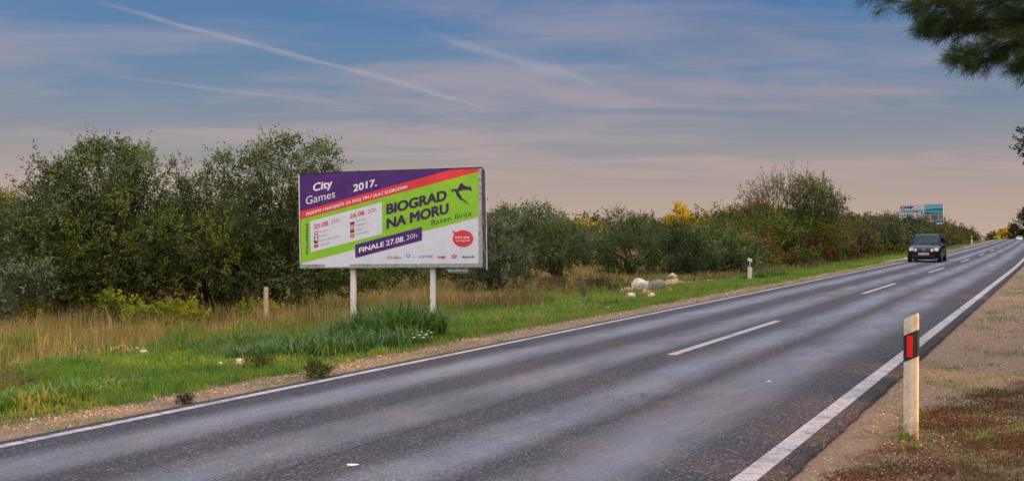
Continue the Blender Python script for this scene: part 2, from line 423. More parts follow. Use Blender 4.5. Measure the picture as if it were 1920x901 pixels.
# ------------------------------------------------------------------ foliage
def m_leaf(c1, c2, c3=None, trans=.25, rough=.55, spec=.35):
    def fn(t, p, o):
        a = t.attr('tone'); P = t.obj()
        c = t.mix(t.rng(a, 0, 1, 0, 1, False), c1, c2)
        if c3: c = t.mix(t.rng(t.m('ADD', t.noise(P, 1.2, 2), t.m('MULTIPLY', a, .2)), .56, .74), c, c3)
        t.put(p.inputs['Base Color'], c); p.inputs['Roughness'].default_value = rough; p.inputs['Specular IOR Level'].default_value = spec
        tr = t.n.new('ShaderNodeBsdfTranslucent'); t.put(tr.inputs[0], t.mix(.35, c, (c2[0] * 1.6, c2[1] * 1.7, c2[2] * .7)))
        mx = t.n.new('ShaderNodeMixShader'); mx.inputs[0].default_value = trans
        t.l.new(p.outputs[0], mx.inputs[1]); t.l.new(tr.outputs[0], mx.inputs[2]); t.l.new(mx.outputs[0], o.inputs['Surface'])
    return lambda name: mat(name, fn)
M_olive = m_leaf(srgb(30, 43, 20), srgb(91, 109, 53), srgb(108, 120, 76))('olive_leaf')
M_oliveg = m_leaf(srgb(36, 49, 35), srgb(98, 113, 83), srgb(128, 136, 110))('silver_leaf')
M_green = m_leaf(srgb(33, 48, 16), srgb(100, 117, 40), srgb(122, 122, 42))('green_leaf')
M_dark = m_leaf(srgb(27, 38, 22), srgb(61, 78, 40), srgb(76, 78, 44))('dark_leaf')
M_rust = m_leaf(srgb(65, 43, 19), srgb(132, 85, 39), srgb(88, 96, 38))('rust_leaf')
M_brown = m_leaf(srgb(59, 49, 32), srgb(107, 89, 53), srgb(88, 94, 48))('brown_leaf')
M_vine = m_leaf(srgb(78, 100, 16), srgb(158, 172, 36), srgb(168, 156, 40), trans=.35)('vine_leaf')
M_sunlit = m_leaf(srgb(128, 120, 20), srgb(196, 172, 30), srgb(176, 136, 26), trans=.4)('sunlit_leaf')  # gold of the low sun put into the leaf colour
M_pine = m_leaf(srgb(27, 46, 16), srgb(78, 109, 37), srgb(66, 80, 30), trans=.25)('pine_needle')
M_bark = grainy(srgb(92, 80, 68), .35, 14, .9, bump=.6)('bark')
M_barkd = grainy(srgb(66, 56, 48), .35, 14, .9, bump=.6)('dark_bark')
M_barkp = grainy(srgb(88, 76, 68), .3, 14, .9, bump=.6)('grey_twig')
M_grass = m_leaf(srgb(42, 80, 16), srgb(126, 164, 54), srgb(138, 134, 62), trans=.4, rough=.5)('grass_blade')
M_reed = m_leaf(srgb(26, 58, 20), srgb(96, 130, 54), None, trans=.3, rough=.45)('reed_blade')
M_dry = m_leaf(srgb(116, 90, 60), srgb(206, 178, 128), srgb(122, 116, 66), trans=.3, rough=.8, spec=.2)('dry_grass')
M_heath = m_leaf(srgb(92, 74, 56), srgb(160, 132, 100), srgb(110, 104, 60), trans=.2, rough=.9, spec=.1)('dry_heath')
M_moss = m_leaf(srgb(70, 40, 30), srgb(124, 82, 58), srgb(84, 92, 40), trans=.2, rough=.9, spec=.1)('dry_moss')


def unit(v): return v / np.maximum(np.linalg.norm(v, axis=-1, keepdims=True), 1e-9)
def leaves_mesh(name, P, D, L, W, tone):
    """one rhombic leaf per row"""
    n = len(P); D = unit(D); r = unit(np.cross(D, rng.normal(size=(n, 3))))
    L = (L * rng.uniform(.65, 1.25, (n, 1))); W = (W * rng.uniform(.7, 1.2, (n, 1)))
    nr = np.cross(D, r)
    V = np.empty((n, 4, 3)); V[:, 0] = P; V[:, 1] = P + D * L * .45 + r * W * .5 + nr * W * .12
    V[:, 2] = P + D * L; V[:, 3] = P + D * L * .45 - r * W * .5 + nr * W * .12
    F = np.arange(n * 4).reshape(n, 4)
    return mesh_np(name, V.reshape(-1, 3), F, {'tone': np.repeat(tone, 4)})
def crown_sprigs(lobes, dens, shell=.55, spread=1.0):
    """lobes: (centre, radii, density); returns sprig origins and outward directions"""
    P = []; D = []
    for c, r, dn_ in lobes:
        c = np.array(c); r = np.array(r); n = int(dens * 1.2 * dn_ * (r[0] * r[1] + r[1] * r[2] + r[0] * r[2]))
        u = unit(rng.normal(size=(n, 3))); k = shell + (1.02 - shell) * rng.random((n, 1)) ** .6
        k *= 1 + .22 * np.sin(u[:, :1] * 5 + c[0] * 3) * np.sin(u[:, 2:3] * 6 + c[1]) + .30 * rng.random((n, 1)) ** 5
        p = c + u * r * k
        q = p * 2.1; gap = np.sin(q[:, 0] * 1.3 + 2 * np.sin(q[:, 2])) * np.sin(q[:, 1] * 1.1 + 1.7 * np.sin(q[:, 0] * .8)) * np.sin(q[:, 2] * 1.5 + 1.3 * np.sin(q[:, 1]))
        keep = gap < .42 + .35 * rng.random(n)
        n_ = n
        if n > 60:
            nc = max(6, n // 15); ci = rng.integers(0, n, nc); pick = rng.integers(0, nc, n); mr = float(r.mean())
            cc = p[ci][pick]; q = cc + rng.normal(size=(n, 3)) * min(.24, .17 * mr) * np.array([1, 1, .75]); loose = rng.random(n) < .25
            p = np.where(loose[:, None], p, q); keep = np.where(loose, keep, keep[ci][pick]); u = unit(.6 * u[ci][pick] + .9 * unit(p - cc + 1e-4) + np.array([0, 0, .25]))
        P.append(p[keep]); D.append(unit(u[keep] + np.array([0, 0, .35]) + .5 * rng.normal(size=(keep.sum(), 3))))
    return np.concatenate(P), np.concatenate(D)
def sprigs_to_leaves(P, D, k, sl, ll, lw, name, tvar=.5):
    k = int(k * 1.5)
    n = len(P); tz = P - P.mean(0)
    q_ = P * 1.9; cl_ = np.sin(q_[:, 0] + 2 * np.sin(q_[:, 1] * .7)) * np.sin(q_[:, 2] * 1.4 + 1.3 * np.sin(q_[:, 0] * .9))
    tone = np.clip(.42 + .33 * cl_ + tvar * rng.normal(size=n) * .4, 0, 1)
    pos = np.repeat(P, k, 0); dr = np.repeat(D, k, 0); f = np.tile(np.linspace(0, 1, k), n)[:, None]
    bend = np.repeat(rng.normal(size=(n, 3)) * .25, k, 0)
    sln = np.repeat(sl * rng.uniform(.5, 1.5, n), k)[:, None]
    pos = pos + (dr + bend * f) * sln * f + rng.normal(size=pos.shape) * sl * .10
    ld = unit(dr * .8 + rng.normal(size=pos.shape) * .75)
    to = np.clip(np.repeat(tone, k) + rng.normal(size=n * k) * .14, 0, 1)
    return leaves_mesh(name, pos, ld, ll, lw, to)
def limbs(base, lobes, r0, seed=0, droop=0, stems=1, lean=0):
    mb = MB(); rd = random.Random(seed); b = Vector(base)
    cs = [Vector(c) for c, r, d in lobes]; mid = sum(cs, Vector()) / len(cs)
    zlow = min(c[2] - r[2] * .5 for c, r, d in lobes)
    for k in range(stems):
        off = Vector((rd.uniform(-1, 1), rd.uniform(-1, 1), 0)) * (r0 * 1.6 if stems > 1 else 0)
        fork = b + off + (mid - b) * .0; fork.z = b.z + max(.35, (zlow - b.z) * .9 + .25)
        fork.x += (mid.x - b.x) * .25 + (rd.uniform(-1, 1) * .35 if stems > 1 else rd.uniform(-.15, .15)) + lean
        m1 = (b + off + fork) / 2 + Vector((rd.uniform(-.12, .12), rd.uniform(-.12, .12), 0))
        mb.tube([b + off - Vector((0, 0, .12)), b + off + Vector((0, 0, .05)), m1, fork], [r0 * 1.35, r0 * 1.05, r0 * .85, r0 * .72], 9)
        for i, c in enumerate(cs):
            if stems > 1 and i % stems != k: continue
            j = Vector((rd.uniform(-.3, .3), rd.uniform(-.3, .3), rd.uniform(-.1, .3)))
            m2 = fork.lerp(c, .5) + j * .7; rr = r0 * rd.uniform(.35, .55)
            mb.tube([fork, fork.lerp(m2, .5) + j * .2, m2, c + j * .4], [rr, rr * .85, rr * .6, rr * .3], 6)
            for q in range(3):
                e = c + Vector((rd.uniform(-1, 1), rd.uniform(-1, 1), rd.uniform(-.3, 1))) * lobes[i][1][0] * .8
                mb.tube([m2.lerp(c, .4 + .2 * q), m2.lerp(e, .6), e], [rr * .4, rr * .25, rr * .1], 5)
    return mb
def px_lobes(lobes, Y, org):
    out = []
    for L in lobes:
        px, py, rx, ry = L[:4]; dn_ = L[4] if len(L) > 4 else 1.0; dY = L[5] if len(L) > 5 else random.uniform(-.5, .5)
        c = at(px, py, Y + dY); k = (Y + dY) / FPX
        out.append((tuple(c - org), (rx * k, .5 * (rx + ry) * k * 1.05, ry * k), dn_))
    return out
def tree(name, label, cat, Y, bx, lobes, mt, bark=None, dens=110, k=9, sl=.32, ll=.10, lw=.045, r0=.14, shell=.45, stems=1, group=None, shoots=0, tvar=.5, seed=1, lean=0):
    b = at(bx, 430, Y); org = Vector((b.x, b.y, float(terr(b.x, b.y))))
    L = px_lobes(lobes, Y, org); T = thing(name, label, cat, org, 0, group)
    P, D = crown_sprigs(L, dens, shell)
    if shoots:
        tops = sorted([q for q in L if q[1][0] > .42] or L, key=lambda q: -(q[0][2] + q[1][2]))[:3]; SP = []; SD = []
        for i in range(shoots):
            c, r, _ = random.choice(tops); a = random.uniform(0, 6.28); q = random.uniform(.2, 1)
            st_ = np.array([c[0] + r[0] * q * math.cos(a), c[1] + r[1] * q * math.sin(a), c[2] + r[2] * (1 - q * q * .6) * .8])
            d = unit(np.array([math.cos(a) * .35 * q, math.sin(a) * .35 * q, 1.0])); ln = random.uniform(.15, .45) * r[2]
            for f in np.arange(0, ln, .10): SP.append(st_ + d * f + rng.normal(size=3) * .03); SD.append(unit(d + rng.normal(size=3) * .7))
        P = np.concatenate([P, SP]); D = np.concatenate([D, SD])
    link('crown', sprigs_to_leaves(P, D, k, sl, ll, lw, 'crown', tvar), T, mt)
    mb = limbs((0, 0, 0), L, r0, seed, stems=stems, lean=lean)
    o = mb.build('trunk', bark or M_bark, T, smooth=True)
    return T

OG = 'olive trees in the dry field'
tree('olive_tree', 'tallest broad olive tree rising left of the billboard, crown filling the skyline far left', 'tree', 31, 215,
     [(200, 348, 86, 64, .75), (205, 300, 54, 28, .45), (262, 300, 22, 20, .5), (150, 400, 100, 85), (255, 400, 70, 76), (205, 480, 130, 80), (110, 470, 85, 70), (290, 490, 70, 75), (105, 348, 38, 28, .6), (175, 548, 135, 42), (250, 316, 30, 30)],
     M_olive, M_barkd, group=OG, stems=2, shoots=60, seed=2, dens=130)
tree('olive_tree', 'slim-topped olive tree between the tallest tree and the leafy tree touching the billboard', 'tree', 33, 400,
     [(405, 384, 64, 54, .8), (415, 322, 34, 26, .45), (380, 450, 90, 80), (440, 480, 80, 70), (333, 430, 50, 60), (335, 322, 15, 24, .7), (337, 356, 10, 14, .5), (400, 535, 90, 32)],
     M_olive, M_barkd, group=OG, stems=2, shoots=40, seed=3, dens=130)
tree('leafy_tree', 'airy round-topped tree directly behind the left end of the large billboard', 'tree', 31.5, 530,
     [(530, 352, 78, 60, .65), (545, 298, 70, 32, .34), (600, 308, 32, 28, .3), (490, 318, 36, 34, .6), (520, 425, 88, 90, 1), (595, 430, 60, 90, 1), (560, 520, 90, 45), (480, 490, 55, 70)],
     M_olive, M_barkd, stems=3, shoots=70, seed=4, dens=130, tvar=.7)
tree('green_shrub', 'yellow-green bushy shrub crown at the foot of the tallest olive tree', 'shrub', 29.6, 120,
     [(130, 470, 80, 75), (190, 440, 70, 70), (230, 530, 90, 50), (90, 540, 80, 50), (290, 450, 50, 46, .6)], M_green, M_barkd, stems=3, dens=60, seed=8)
tree('olive_tree', 'low crowned olive tree filling the gap beside the slim-topped olive', 'tree', 30.5, 470,
     [(350, 470, 60, 60, .7), (430, 440, 70, 60, .6), (450, 530, 70, 40, .8), (640, 520, 60, 40), (690, 510, 40, 30)], M_green, M_barkd, group=OG, stems=2, dens=70, seed=9)
tree('oak_tree', 'dark tree at the left edge of the photo behind the small silvery olive', 'tree', 42, 0,
     [(0, 470, 75, 75), (30, 430, 60, 55), (-30, 420, 60, 60), (60, 520, 60, 50)], M_dark, M_barkd, dens=70, seed=5)
tree('golden_tree', 'sunlit yellowish tree top at the far left edge above the dark tree', 'tree', 88, 5,
     [(6, 372, 38, 26, .5), (-30, 400, 60, 50, .6), (34, 396, 24, 24, .4), (10, 430, 60, 50)], M_green, M_bark, dens=18, k=12, sl=.6, ll=.22, lw=.12, r0=.2, seed=6)
tree('small_olive', 'small silvery olive shrub cut off by the left edge, above the dry grass', 'shrub', 27, -10,
     [(-14, 545, 34, 40), (-12, 580, 36, 26)], M_oliveg, M_bark, dens=130, seed=7)
tree('small_olive', 'silvery young olive shrub in front of the tallest olive tree, behind the leaning dry stalk', 'shrub', 28, 70,
     [(62, 522, 34, 24), (30, 532, 34, 24), (60, 552, 48, 26, .7)], M_oliveg, M_bark, dens=110, seed=11)
tree('olive_tree', 'olive tree seen under the left half of the billboard between its two posts', 'tree', 40, 700,
     [(700, 500, 80, 42), (770, 495, 60, 36), (650, 495, 55, 45), (740, 460, 90, 50)], M_olive, M_barkd, group=OG, stems=3, dens=70, seed=12)
tree('olive_tree', 'spreading olive tree with crooked dark limbs seen under the right end of the billboard', 'tree', 44, 860,
     [(830, 492, 60, 30), (880, 500, 60, 28), (860, 460, 90, 50), (800, 500, 50, 30)], M_olive, M_barkd, group=OG, stems=3, dens=70, seed=13)
tree('olive_tree', 'bluish silvery olive tree against the right edge of the billboard', 'tree', 39, 925,
     [(935, 470, 50, 55), (930, 432, 40, 34), (955, 515, 40, 32), (895, 515, 42, 34), (915, 540, 50, 20, .7)], M_oliveg, M_barkd, group=OG, stems=3, dens=95, seed=14)
tree('olive_tree', 'wide olive tree with forked trunk and a pale fallen limb, standing right of the billboard', 'tree', 47, 1042,
     [(960, 420, 42, 28), (985, 405, 26, 18, .7), (1015, 430, 55, 38), (1060, 455, 52, 34), (1000, 470, 62, 36), (1040, 480, 60, 26)], M_olive, M_barkd, group=OG, stems=2, dens=85, r0=.17, seed=15, shoots=20)
tree('olive_tree', 'dense round olive tree behind the white boulders', 'tree', 53, 1175,
     [(1168, 440, 46, 36), (1163, 414, 22, 18, .6), (1212, 442, 38, 32), (1180, 480, 64, 34), (1140, 472, 40, 32), (1232, 470, 36, 34), (1190, 505, 60, 14)], M_olive, M_barkd, group=OG, stems=3, dens=85, seed=16, shoots=16)
tree('olive_tree', 'greyish olive tree with slanting thin trunks in the gap between the two wide olives', 'tree', 62, 1100,
     [(1090, 476, 48, 22), (1120, 474, 40, 22), (1065, 474, 36, 18)], M_oliveg, M_barkd, group=OG, stems=3, dens=60, sl=.4, ll=.14, lw=.06, seed=17)
tree('holm_oak', 'narrow dark green oak beside the loose stones right of the boulders', 'tree', 49, 1292,
     [(1285, 480, 30, 34), (1268, 446, 26, 24), (1288, 510, 34, 16), (1300, 450, 20, 20, .7)], M_dark, M_barkd, stems=2, dens=110, seed=18)
tree('olive_tree', 'pale grey-green olive tree between the narrow dark oak and the twiggy roadside tree', 'tree', 64, 1340,
     [(1320, 468, 40, 34), (1362, 462, 38, 34), (1340, 490, 50, 24)], M_oliveg, M_barkd, group=OG, dens=55, sl=.4, ll=.14, lw=.06, seed=19)
tree('olive_tree', 'distant olive tree showing its top behind the dense round olive', 'tree', 75, 1255,
     [(1250, 440, 36, 18), (1225, 452, 30, 20), (1275, 455, 30, 20)], M_olive, M_barkd, group=OG, dens=35, sl=.5, ll=.18, lw=.08, seed=20)
for (lab, Y, bx, L, sd_) in (
    ('golden sunlit tree glowing below the far hill, right of the billboard', 150, 1105, [(1090, 433, 20, 12), (1120, 436, 18, 12), (1105, 442, 30, 12)], 21),
    ('golden sunlit bushy tree top behind the narrow dark oak', 120, 1282, [(1280, 412, 25, 16), (1268, 426, 28, 14), (1300, 430, 22, 14)], 22),
    ('golden sunlit tree top just left of the twiggy roadside tree', 115, 1338, [(1330, 424, 24, 10), (1352, 420, 16, 10), (1345, 434, 30, 10)], 23),
    ('low golden tree top seen through the gap left of the golden bushy one', 170, 1225, [(1225, 440, 26, 9), (1245, 436, 14, 8)], 24),
    ('golden foliage glowing through the left side of the twiggy roadside tree', 112, 1400, [(1392, 412, 30, 20), (1425, 404, 26, 18), (1405, 430, 40, 18)], 25)):
    tree('golden_tree', lab, 'tree', Y, bx, L, M_sunlit, M_bark, dens=20, k=12, sl=.7, ll=.28, lw=.16, r0=.2, group='golden trees lit by the low sun', seed=sd_)
# twiggy roadside tree: leafy lower part, long nearly bare twigs on top
T = tree('twiggy_tree', 'tall twiggy half-bare tree rising over the roadside hedge, tallest thing right of the billboard', 'tree', 64, 1480,
     [(1510, 385, 46, 42, .9), (1520, 355, 26, 22, .5), (1440, 425, 58, 34, .8), (1540, 410, 45, 42, .8), (1495, 440, 90, 40), (1385, 440, 50, 28, .7), (1560, 385, 26, 24, .25), (1420, 385, 34, 28, .16), (1500, 350, 50, 22, .14)],
     M_green, M_barkd, stems=3, dens=60, sl=.4, ll=.13, lw=.06, seed=30)
org = T.location; mb = MB(); SP = []; SD = []; rd = random.Random(5)
for i in range(150):
    u = rd.random(); px0 = 1400 + 170 * u; py0 = 420 - 40 * math.sin(u * 3.14) + rd.uniform(-10, 10); dY = rd.uniform(-2, 2)
    fx = (u - .5) * 2.3 + rd.uniform(-.35, .35); hh = .66 * (45 + 55 * math.sin(min(1, u * 1.25) * 3.0)) * rd.uniform(.55, 1.12)
    p0 = at(px0, py0, 64 + dY) - org; p2 = at(px0 + fx * hh * .55 + rd.uniform(-14, 14), py0 - hh, 64 + dY + rd.uniform(-.6, .6)) - org
    p1 = p0.lerp(p2, .5) + Vector((rd.uniform(-.2, .2), rd.uniform(-.2, .2), 0))
    mb.tube([p0, p1, p2], [.018, .012, .006], 4)
    for q in range(5):
        f = rd.uniform(.25, 1); a = p0.lerp(p1, f * 2) if f < .5 else p1.lerp(p2, f * 2 - 1)
        e = a + Vector((rd.uniform(-.35, .35), rd.uniform(-.35, .35), rd.uniform(.05, .5))); mb.tube([a, e], [.007, .004], 3)
        for z_ in range(4):
            b = a.lerp(e, rd.uniform(.3, 1)); SP.append(b); SD.append((rd.uniform(-1, 1), rd.uniform(-1, 1), rd.uniform(-.2, 1)))
mb.build('twigs', M_barkp, T)
link('twig_leaves', leaves_mesh('twig_leaves', np.array(SP), np.array(SD), .10, .05, rng.random(len(SP)) * .5), T, M_brown)

# roadside hedge bushes, each one its own
def bush(label, s, tt, r, h, mt, group, seed, cat='bush', name='hedge_bush', dens=None):
    tt = tt + float(c_of(s)); x, y = xy(s, tt); org = Vector((x, y, float(terrain_st(s, tt)))); rd = random.Random(seed)
    L = [((0, 0, h * .45), (r, r, h * .5), 1.0)]
    for i in range(6):
        a = rd.uniform(0, 6.28); q = rd.uniform(.45, .9) * r
        L.append(((q * math.cos(a), q * math.sin(a), h * rd.uniform(.25, .72)), (r * rd.uniform(.35, .6),) * 2 + (h * rd.uniform(.2, .32),), .9))
    L.append(((rd.uniform(-.3, .3) * r, 0, h * .85), (r * .35, r * .35, h * .17), .7))
    dist = math.hypot(x, y); sc = min(2.6, max(1, dist / 42)); T = thing(name, label, cat, org, 0, group)
    P, D = crown_sprigs(L, (dens or 95) / sc ** 1.7, .5)
    SP = []; SD = []
    for i in range(int(26 / sc)):
        a = rd.uniform(0, 6.28); q = rd.uniform(0, .9) * r; b = Vector((q * math.cos(a), q * math.sin(a), h * (.95 - .5 * (q / r) ** 2)))
        d = Vector((math.cos(a) * .4, math.sin(a) * .4, 1)).normalized()
        for f in np.arange(0, rd.uniform(.2, .7) * h * .3, .12 * sc): SP.append(b + d * f); SD.append(d + Vector((rd.uniform(-.6, .6), rd.uniform(-.6, .6), 0)))
    if SP: P = np.concatenate([P, np.array(SP)]); D = np.concatenate([D, np.array(SD)])
    link('foliage', sprigs_to_leaves(P, D, 9, .3 * sc, .095 * sc, .05 * sc, 'foliage'), T, mt)
    mb = MB()
    for i in range(5):
        a = rd.uniform(0, 6.28); e = Vector((math.cos(a) * r * .6, math.sin(a) * r * .6, h * .75)); m_ = e * .5 + Vector((rd.uniform(-.1, .1), 0, .1))
        mb.tube([(0.05 * math.cos(a), .05 * math.sin(a), -.1), m_, e], [.045, .03, .012], 5)
    mb.build('stems', M_barkd, T)
    return T
mats_h = {'green': M_green, 'rust-brown': M_rust, 'dark green': M_dark, 'brownish': M_brown, 'olive-green': M_olive}
order = ['olive-green', 'green', 'rust-brown', 'green', 'rust-brown', 'green', 'rust-brown', 'dark green', 'brownish', 'green', 'dark green', 'rust-brown', 'green', 'dark green', 'rust-brown', 'green',
         'dark green', 'green', 'brownish', 'rust-brown', 'dark green', 'green', 'brownish', 'green', 'rust-brown', 'dark green', 'green', 'brownish', 'green', 'rust-brown']
s = 51.0; i = 0; HG = 'hedge bushes along the far verge'
ordn = ['first', 'second', 'third', 'fourth', 'fifth', 'sixth', 'seventh', 'eighth', 'ninth', 'tenth', 'eleventh', 'twelfth', 'thirteenth', 'fourteenth', 'fifteenth', 'sixteenth', 'seventeenth', 'eighteenth', 'nineteenth', 'twentieth', 'twenty-first', 'twenty-second', 'twenty-third', 'twenty-fourth', 'twenty-fifth', 'twenty-sixth']
rd = random.Random(11)
while s < 205 and i < 26:
    cname = order[i % len(order)]; far = max(0, (s - 120) / 80)
    h = rd.uniform(2.15, 3.2) * (1 - .22 * far) * (.88 if 80 < s < 132 else 1); r = rd.uniform(1.6, 2.1) + far * 1.2
    if s < 60: h *= .8
    bush(f'{cname} bush, {ordn[i]} of the front hedge row counted from the left', s, (15.2 if s < 62 else 14.2 if s < 78 else 13.4) + rd.uniform(-.4, .4), r, h, mats_h[cname], HG, 100 + i)
    s += 3.1 + (s - 51) * .035; i += 1
s = 60.0; i = 0
while s < 190 and i < 14:
    cname = order[(i * 3 + 1) % len(order)]
    h = rd.uniform(3.1, 3.7) * (1.12 if 140 < s < 165 else 1) * (.9 if s > 165 else 1) * (.80 if 85 < s < 132 else 1)
    bush(f'{cname} taller bush, {ordn[i]} of the back hedge row counted from the left', s, 17.3 + rd.uniform(-.6, .6), rd.uniform(2.0, 2.6), h, mats_h[cname], 'taller hedge bushes in the back row', 200 + i)
    s += 6.0 + (s - 60) * .05; i += 1
bush('tall green bush standing just right of the small far billboard', 152, 15.5, 2.6, 4.1, M_green, None, 77)

# far right trees beyond the crest of the road
tree('roadside_tree', 'tall dark green tree at the right edge where the road disappears', 'tree', 455, 1918,
     [(1925, 425, 20, 22), (1912, 436, 14, 14), (1908, 445, 12, 10), (1935, 410, 22, 18)], M_dark, M_barkd, dens=2.6, k=14, sl=1.6, ll=.8, lw=.45, r0=.5, seed=41)
tree('golden_tree', 'sunlit golden tree at the vanishing end of the road', 'tree', 520, 1888,
     [(1885, 440, 9, 8), (1894, 434, 7, 7), (1877, 445, 7, 5)], M_sunlit, M_bark, dens=2.4, k=14, sl=1.6, ll=.8, lw=.5, r0=.5, group='golden trees lit by the low sun', seed=42)
tree('roadside_tree', 'low dark green tree left of the golden tree at the end of the road', 'tree', 540, 1868,
     [(1868, 444, 10, 6), (1860, 447, 8, 5), (1878, 441, 8, 6)], M_dark, M_barkd, dens=2.4, k=14, sl=1.6, ll=.8, lw=.5, r0=.5, seed=43)

# scrub and olive rows far behind so the skyline closes
def far_wood(name, label, n, s0, s1, t0, t1, h, mt, seed, leaf=.5):
    r_ = np.random.default_rng(seed); s = r_.uniform(s0, s1, n); tt = r_.uniform(t0, t1, n); L = []
    for a, b in zip(s, tt):
        x, y = xy(a, b); z = float(terrain_st(a, b)); hh = h * r_.uniform(.6, 1.1)
        L.append(((x, y, z + hh * .5), (hh * .8, hh * .8, hh * .55), 1.0))
    P, D = crown_sprigs(L, 9, .5)
    o = link(name, sprigs_to_leaves(P, D, 9, leaf * 2, leaf, leaf * .5, name), None, mt)
    tag(o, label, 'woodland', kind='stuff'); return o
far_wood('far_scrub', 'distant band of grey-green scrub closing the field behind the olive trees', 210, 60, 210, 45, 110, 2.6, M_olive, 5)
far_wood('far_woodland', 'far-off dark wooded strip along the horizon', 160, 180, 480, 30, 240, 4.2, M_dark, 6, .8)


# ------------------------------------------------------------------ pine wood on the near side of the road (shades the road)
def wood_mesh():
    L = []; r_ = random.Random(3); mb = MB()
    s = -43.6
    while s < 300:
        for row in (0, 1):
            tt = (-12.0 if row == 0 else -18.5) + r_.uniform(-1.2, 1.2) + float(c_of(s)); x, y = xy(s + row * 3, tt); z = float(terr(x, y))
            H = r_.uniform(9.0, 10.2)
            mb.tube([(x, y, z - .3), (x + r_.uniform(-.3, .3), y, z + H * .5), (x, y, z + H * .85)], [.26, .2, .1], 7)
            L.append(((x, y, z + H * .72), (3.4, 3.4, H * .26), 1.0)); L.append(((x + r_.uniform(-1, 1), y, z + H * .42), (3.2, 3.2, H * .24), 1.0))
            gapz = (row == 0 and (abs(s - 2.0) < 2.2 or abs(s - 9) < 1.4))
            L.append(((x, y, z + 1.5), (2.6 if not gapz else 1.0, 2.6 if not gapz else 1.0, 1.9), 1.0 if not gapz else .5))
        s += 5.2
    return L, mb
L, mb = wood_mesh()
P, D = crown_sprigs(L, 9.0, .25)
ps, pt = st(P[:, 0], P[:, 1]); dd = -12 - (pt - c_of(ps)); s0 = ps + .25 * (-dd) * -1; z0 = P[:, 2] - dd * .163; nz = .35 * np.sin(ps * 3 + P[:, 2] * 4)
hole = (((((s0 > .6) & (s0 < 4.3)) | ((s0 > 5.3) & (s0 < 8.2))) & (z0 > .6) & (z0 < 4.4 + nz)) | ((s0 > 9.0) & (s0 < 10.4) & (z0 > 1.2) & (z0 < 4.2 + nz)) | ((s0 > 24) & (s0 < 26.2) & (z0 > .6) & (z0 < 3.4 + nz)))  # foliage cleared along the sun's path so light reaches post and road
P, D = P[~hole], D[~hole]
o = link('pine_wood', sprigs_to_leaves(P, D, 7, .6, .42, .26, 'pine_wood'), None, M_pine)
tag(o, 'dense pine wood with undergrowth beside the near verge, casting its shade over the road', 'woodland', kind='stuff')
tr = mb.build('wood_trunks', M_bark, o, smooth=True); tr['kind'] = 'stuff'


# ------------------------------------------------------------------ overhanging pine, top right
def needle_mesh(name, C, A, n, ln, wd):
    """tufts: centres C, axes A; n needles each"""
    m = len(C); cc = np.repeat(C, n, 0); ax = np.repeat(unit(A), n, 0)
    f = rng.random((m * n, 1)); d = unit(ax * rng.uniform(.25, 1.1, (m * n, 1)) + unit(rng.normal(size=(m * n, 3))) * .8)
    p = cc + ax * (f - .5) * .14; r = unit(np.cross(d, rng.normal(size=d.shape))) * wd * .5
    L = ln * rng.uniform(.7, 1.15, (m * n, 1)); V = np.empty((m * n, 4, 3))
    V[:, 0] = p - r * .6; V[:, 1] = p + r * .6; V[:, 2] = p + d * L + r * .35; V[:, 3] = p + d * L - r * .35
    tone = np.clip(np.repeat(rng.normal(.45, .22, m), n) + rng.normal(0, .12, m * n), 0, 1)
    return mesh_np(name, V.reshape(-1, 3), np.arange(m * n * 4).reshape(-1, 4), {'tone': np.repeat(tone, 4)})
tp = Vector((*xy(15.0, -3.1), 0)); tp.z = float(terr(tp.x, tp.y))
pine = thing('pine_tree', 'large pine whose needled boughs hang into the top right corner', 'tree', tp)
mb = MB(); mb.tube([(0, 0, -.3), (.05, .1, 2), (-.1, .2, 5), (.1, .1, 8.5)], [.34, .28, .22, .08], 12)
boughs = [  # pixel path, depth start/end, tuft radius
    ([(2150, 60), (1960, -10), (1840, -20), (1740, -15), (1650, -6)], 12.3, 11.0, .30, 1.2),
    ([(2150, 40), (1960, 5), (1880, 12), (1790, 18), (1700, 22)], 12.5, 11.8, .30, 1.2),
    ([(2150, 90), (1980, 40), (1900, 46), (1810, 52), (1730, 58)], 12.5, 12.2, .20, 1.0),
    ([(2130, 90), (1960, 60), (1880, 66), (1790, 68), (1708, 70)], 12.5, 12.5, .11, 1.0),
    ([(2120, 120), (1990, 50), (1920, 66), (1860, 92), (1775, 122)], 12.2, 11.4, .14, 1.0),
    ([(2120, 120), (1990, 60), (1930, 84), (1870, 104), (1812, 132)], 12.2, 11.7, .12, 1.0),
    ([(2130, 150), (2010, 90), (1960, 105), (1925, 118), (1892, 138)], 12.0, 11.4, .14, 1.0),
    ([(2100, -90), (1960, -70), (1850, -60), (1760, -50), (1670, -40)], 12.8, 12.4, .45, 1.6),
    ([(2100, -30), (1990, -20), (1920, -10), (1860, 5), (1800, 20)], 13.2, 13.6, .40, 1.6),
    ([(2100, 30), (2010, 20), (1960, 30), (1900, 44), (1850, 60)], 13.0, 13.3, .30, 1.4),
    ([(2100, 190), (2030, 200), (1985, 215), (1950, 240), (1922, 270)], 14.5, 14.8, .10, .5)]
C = []; A = []; rd = random.Random(9)
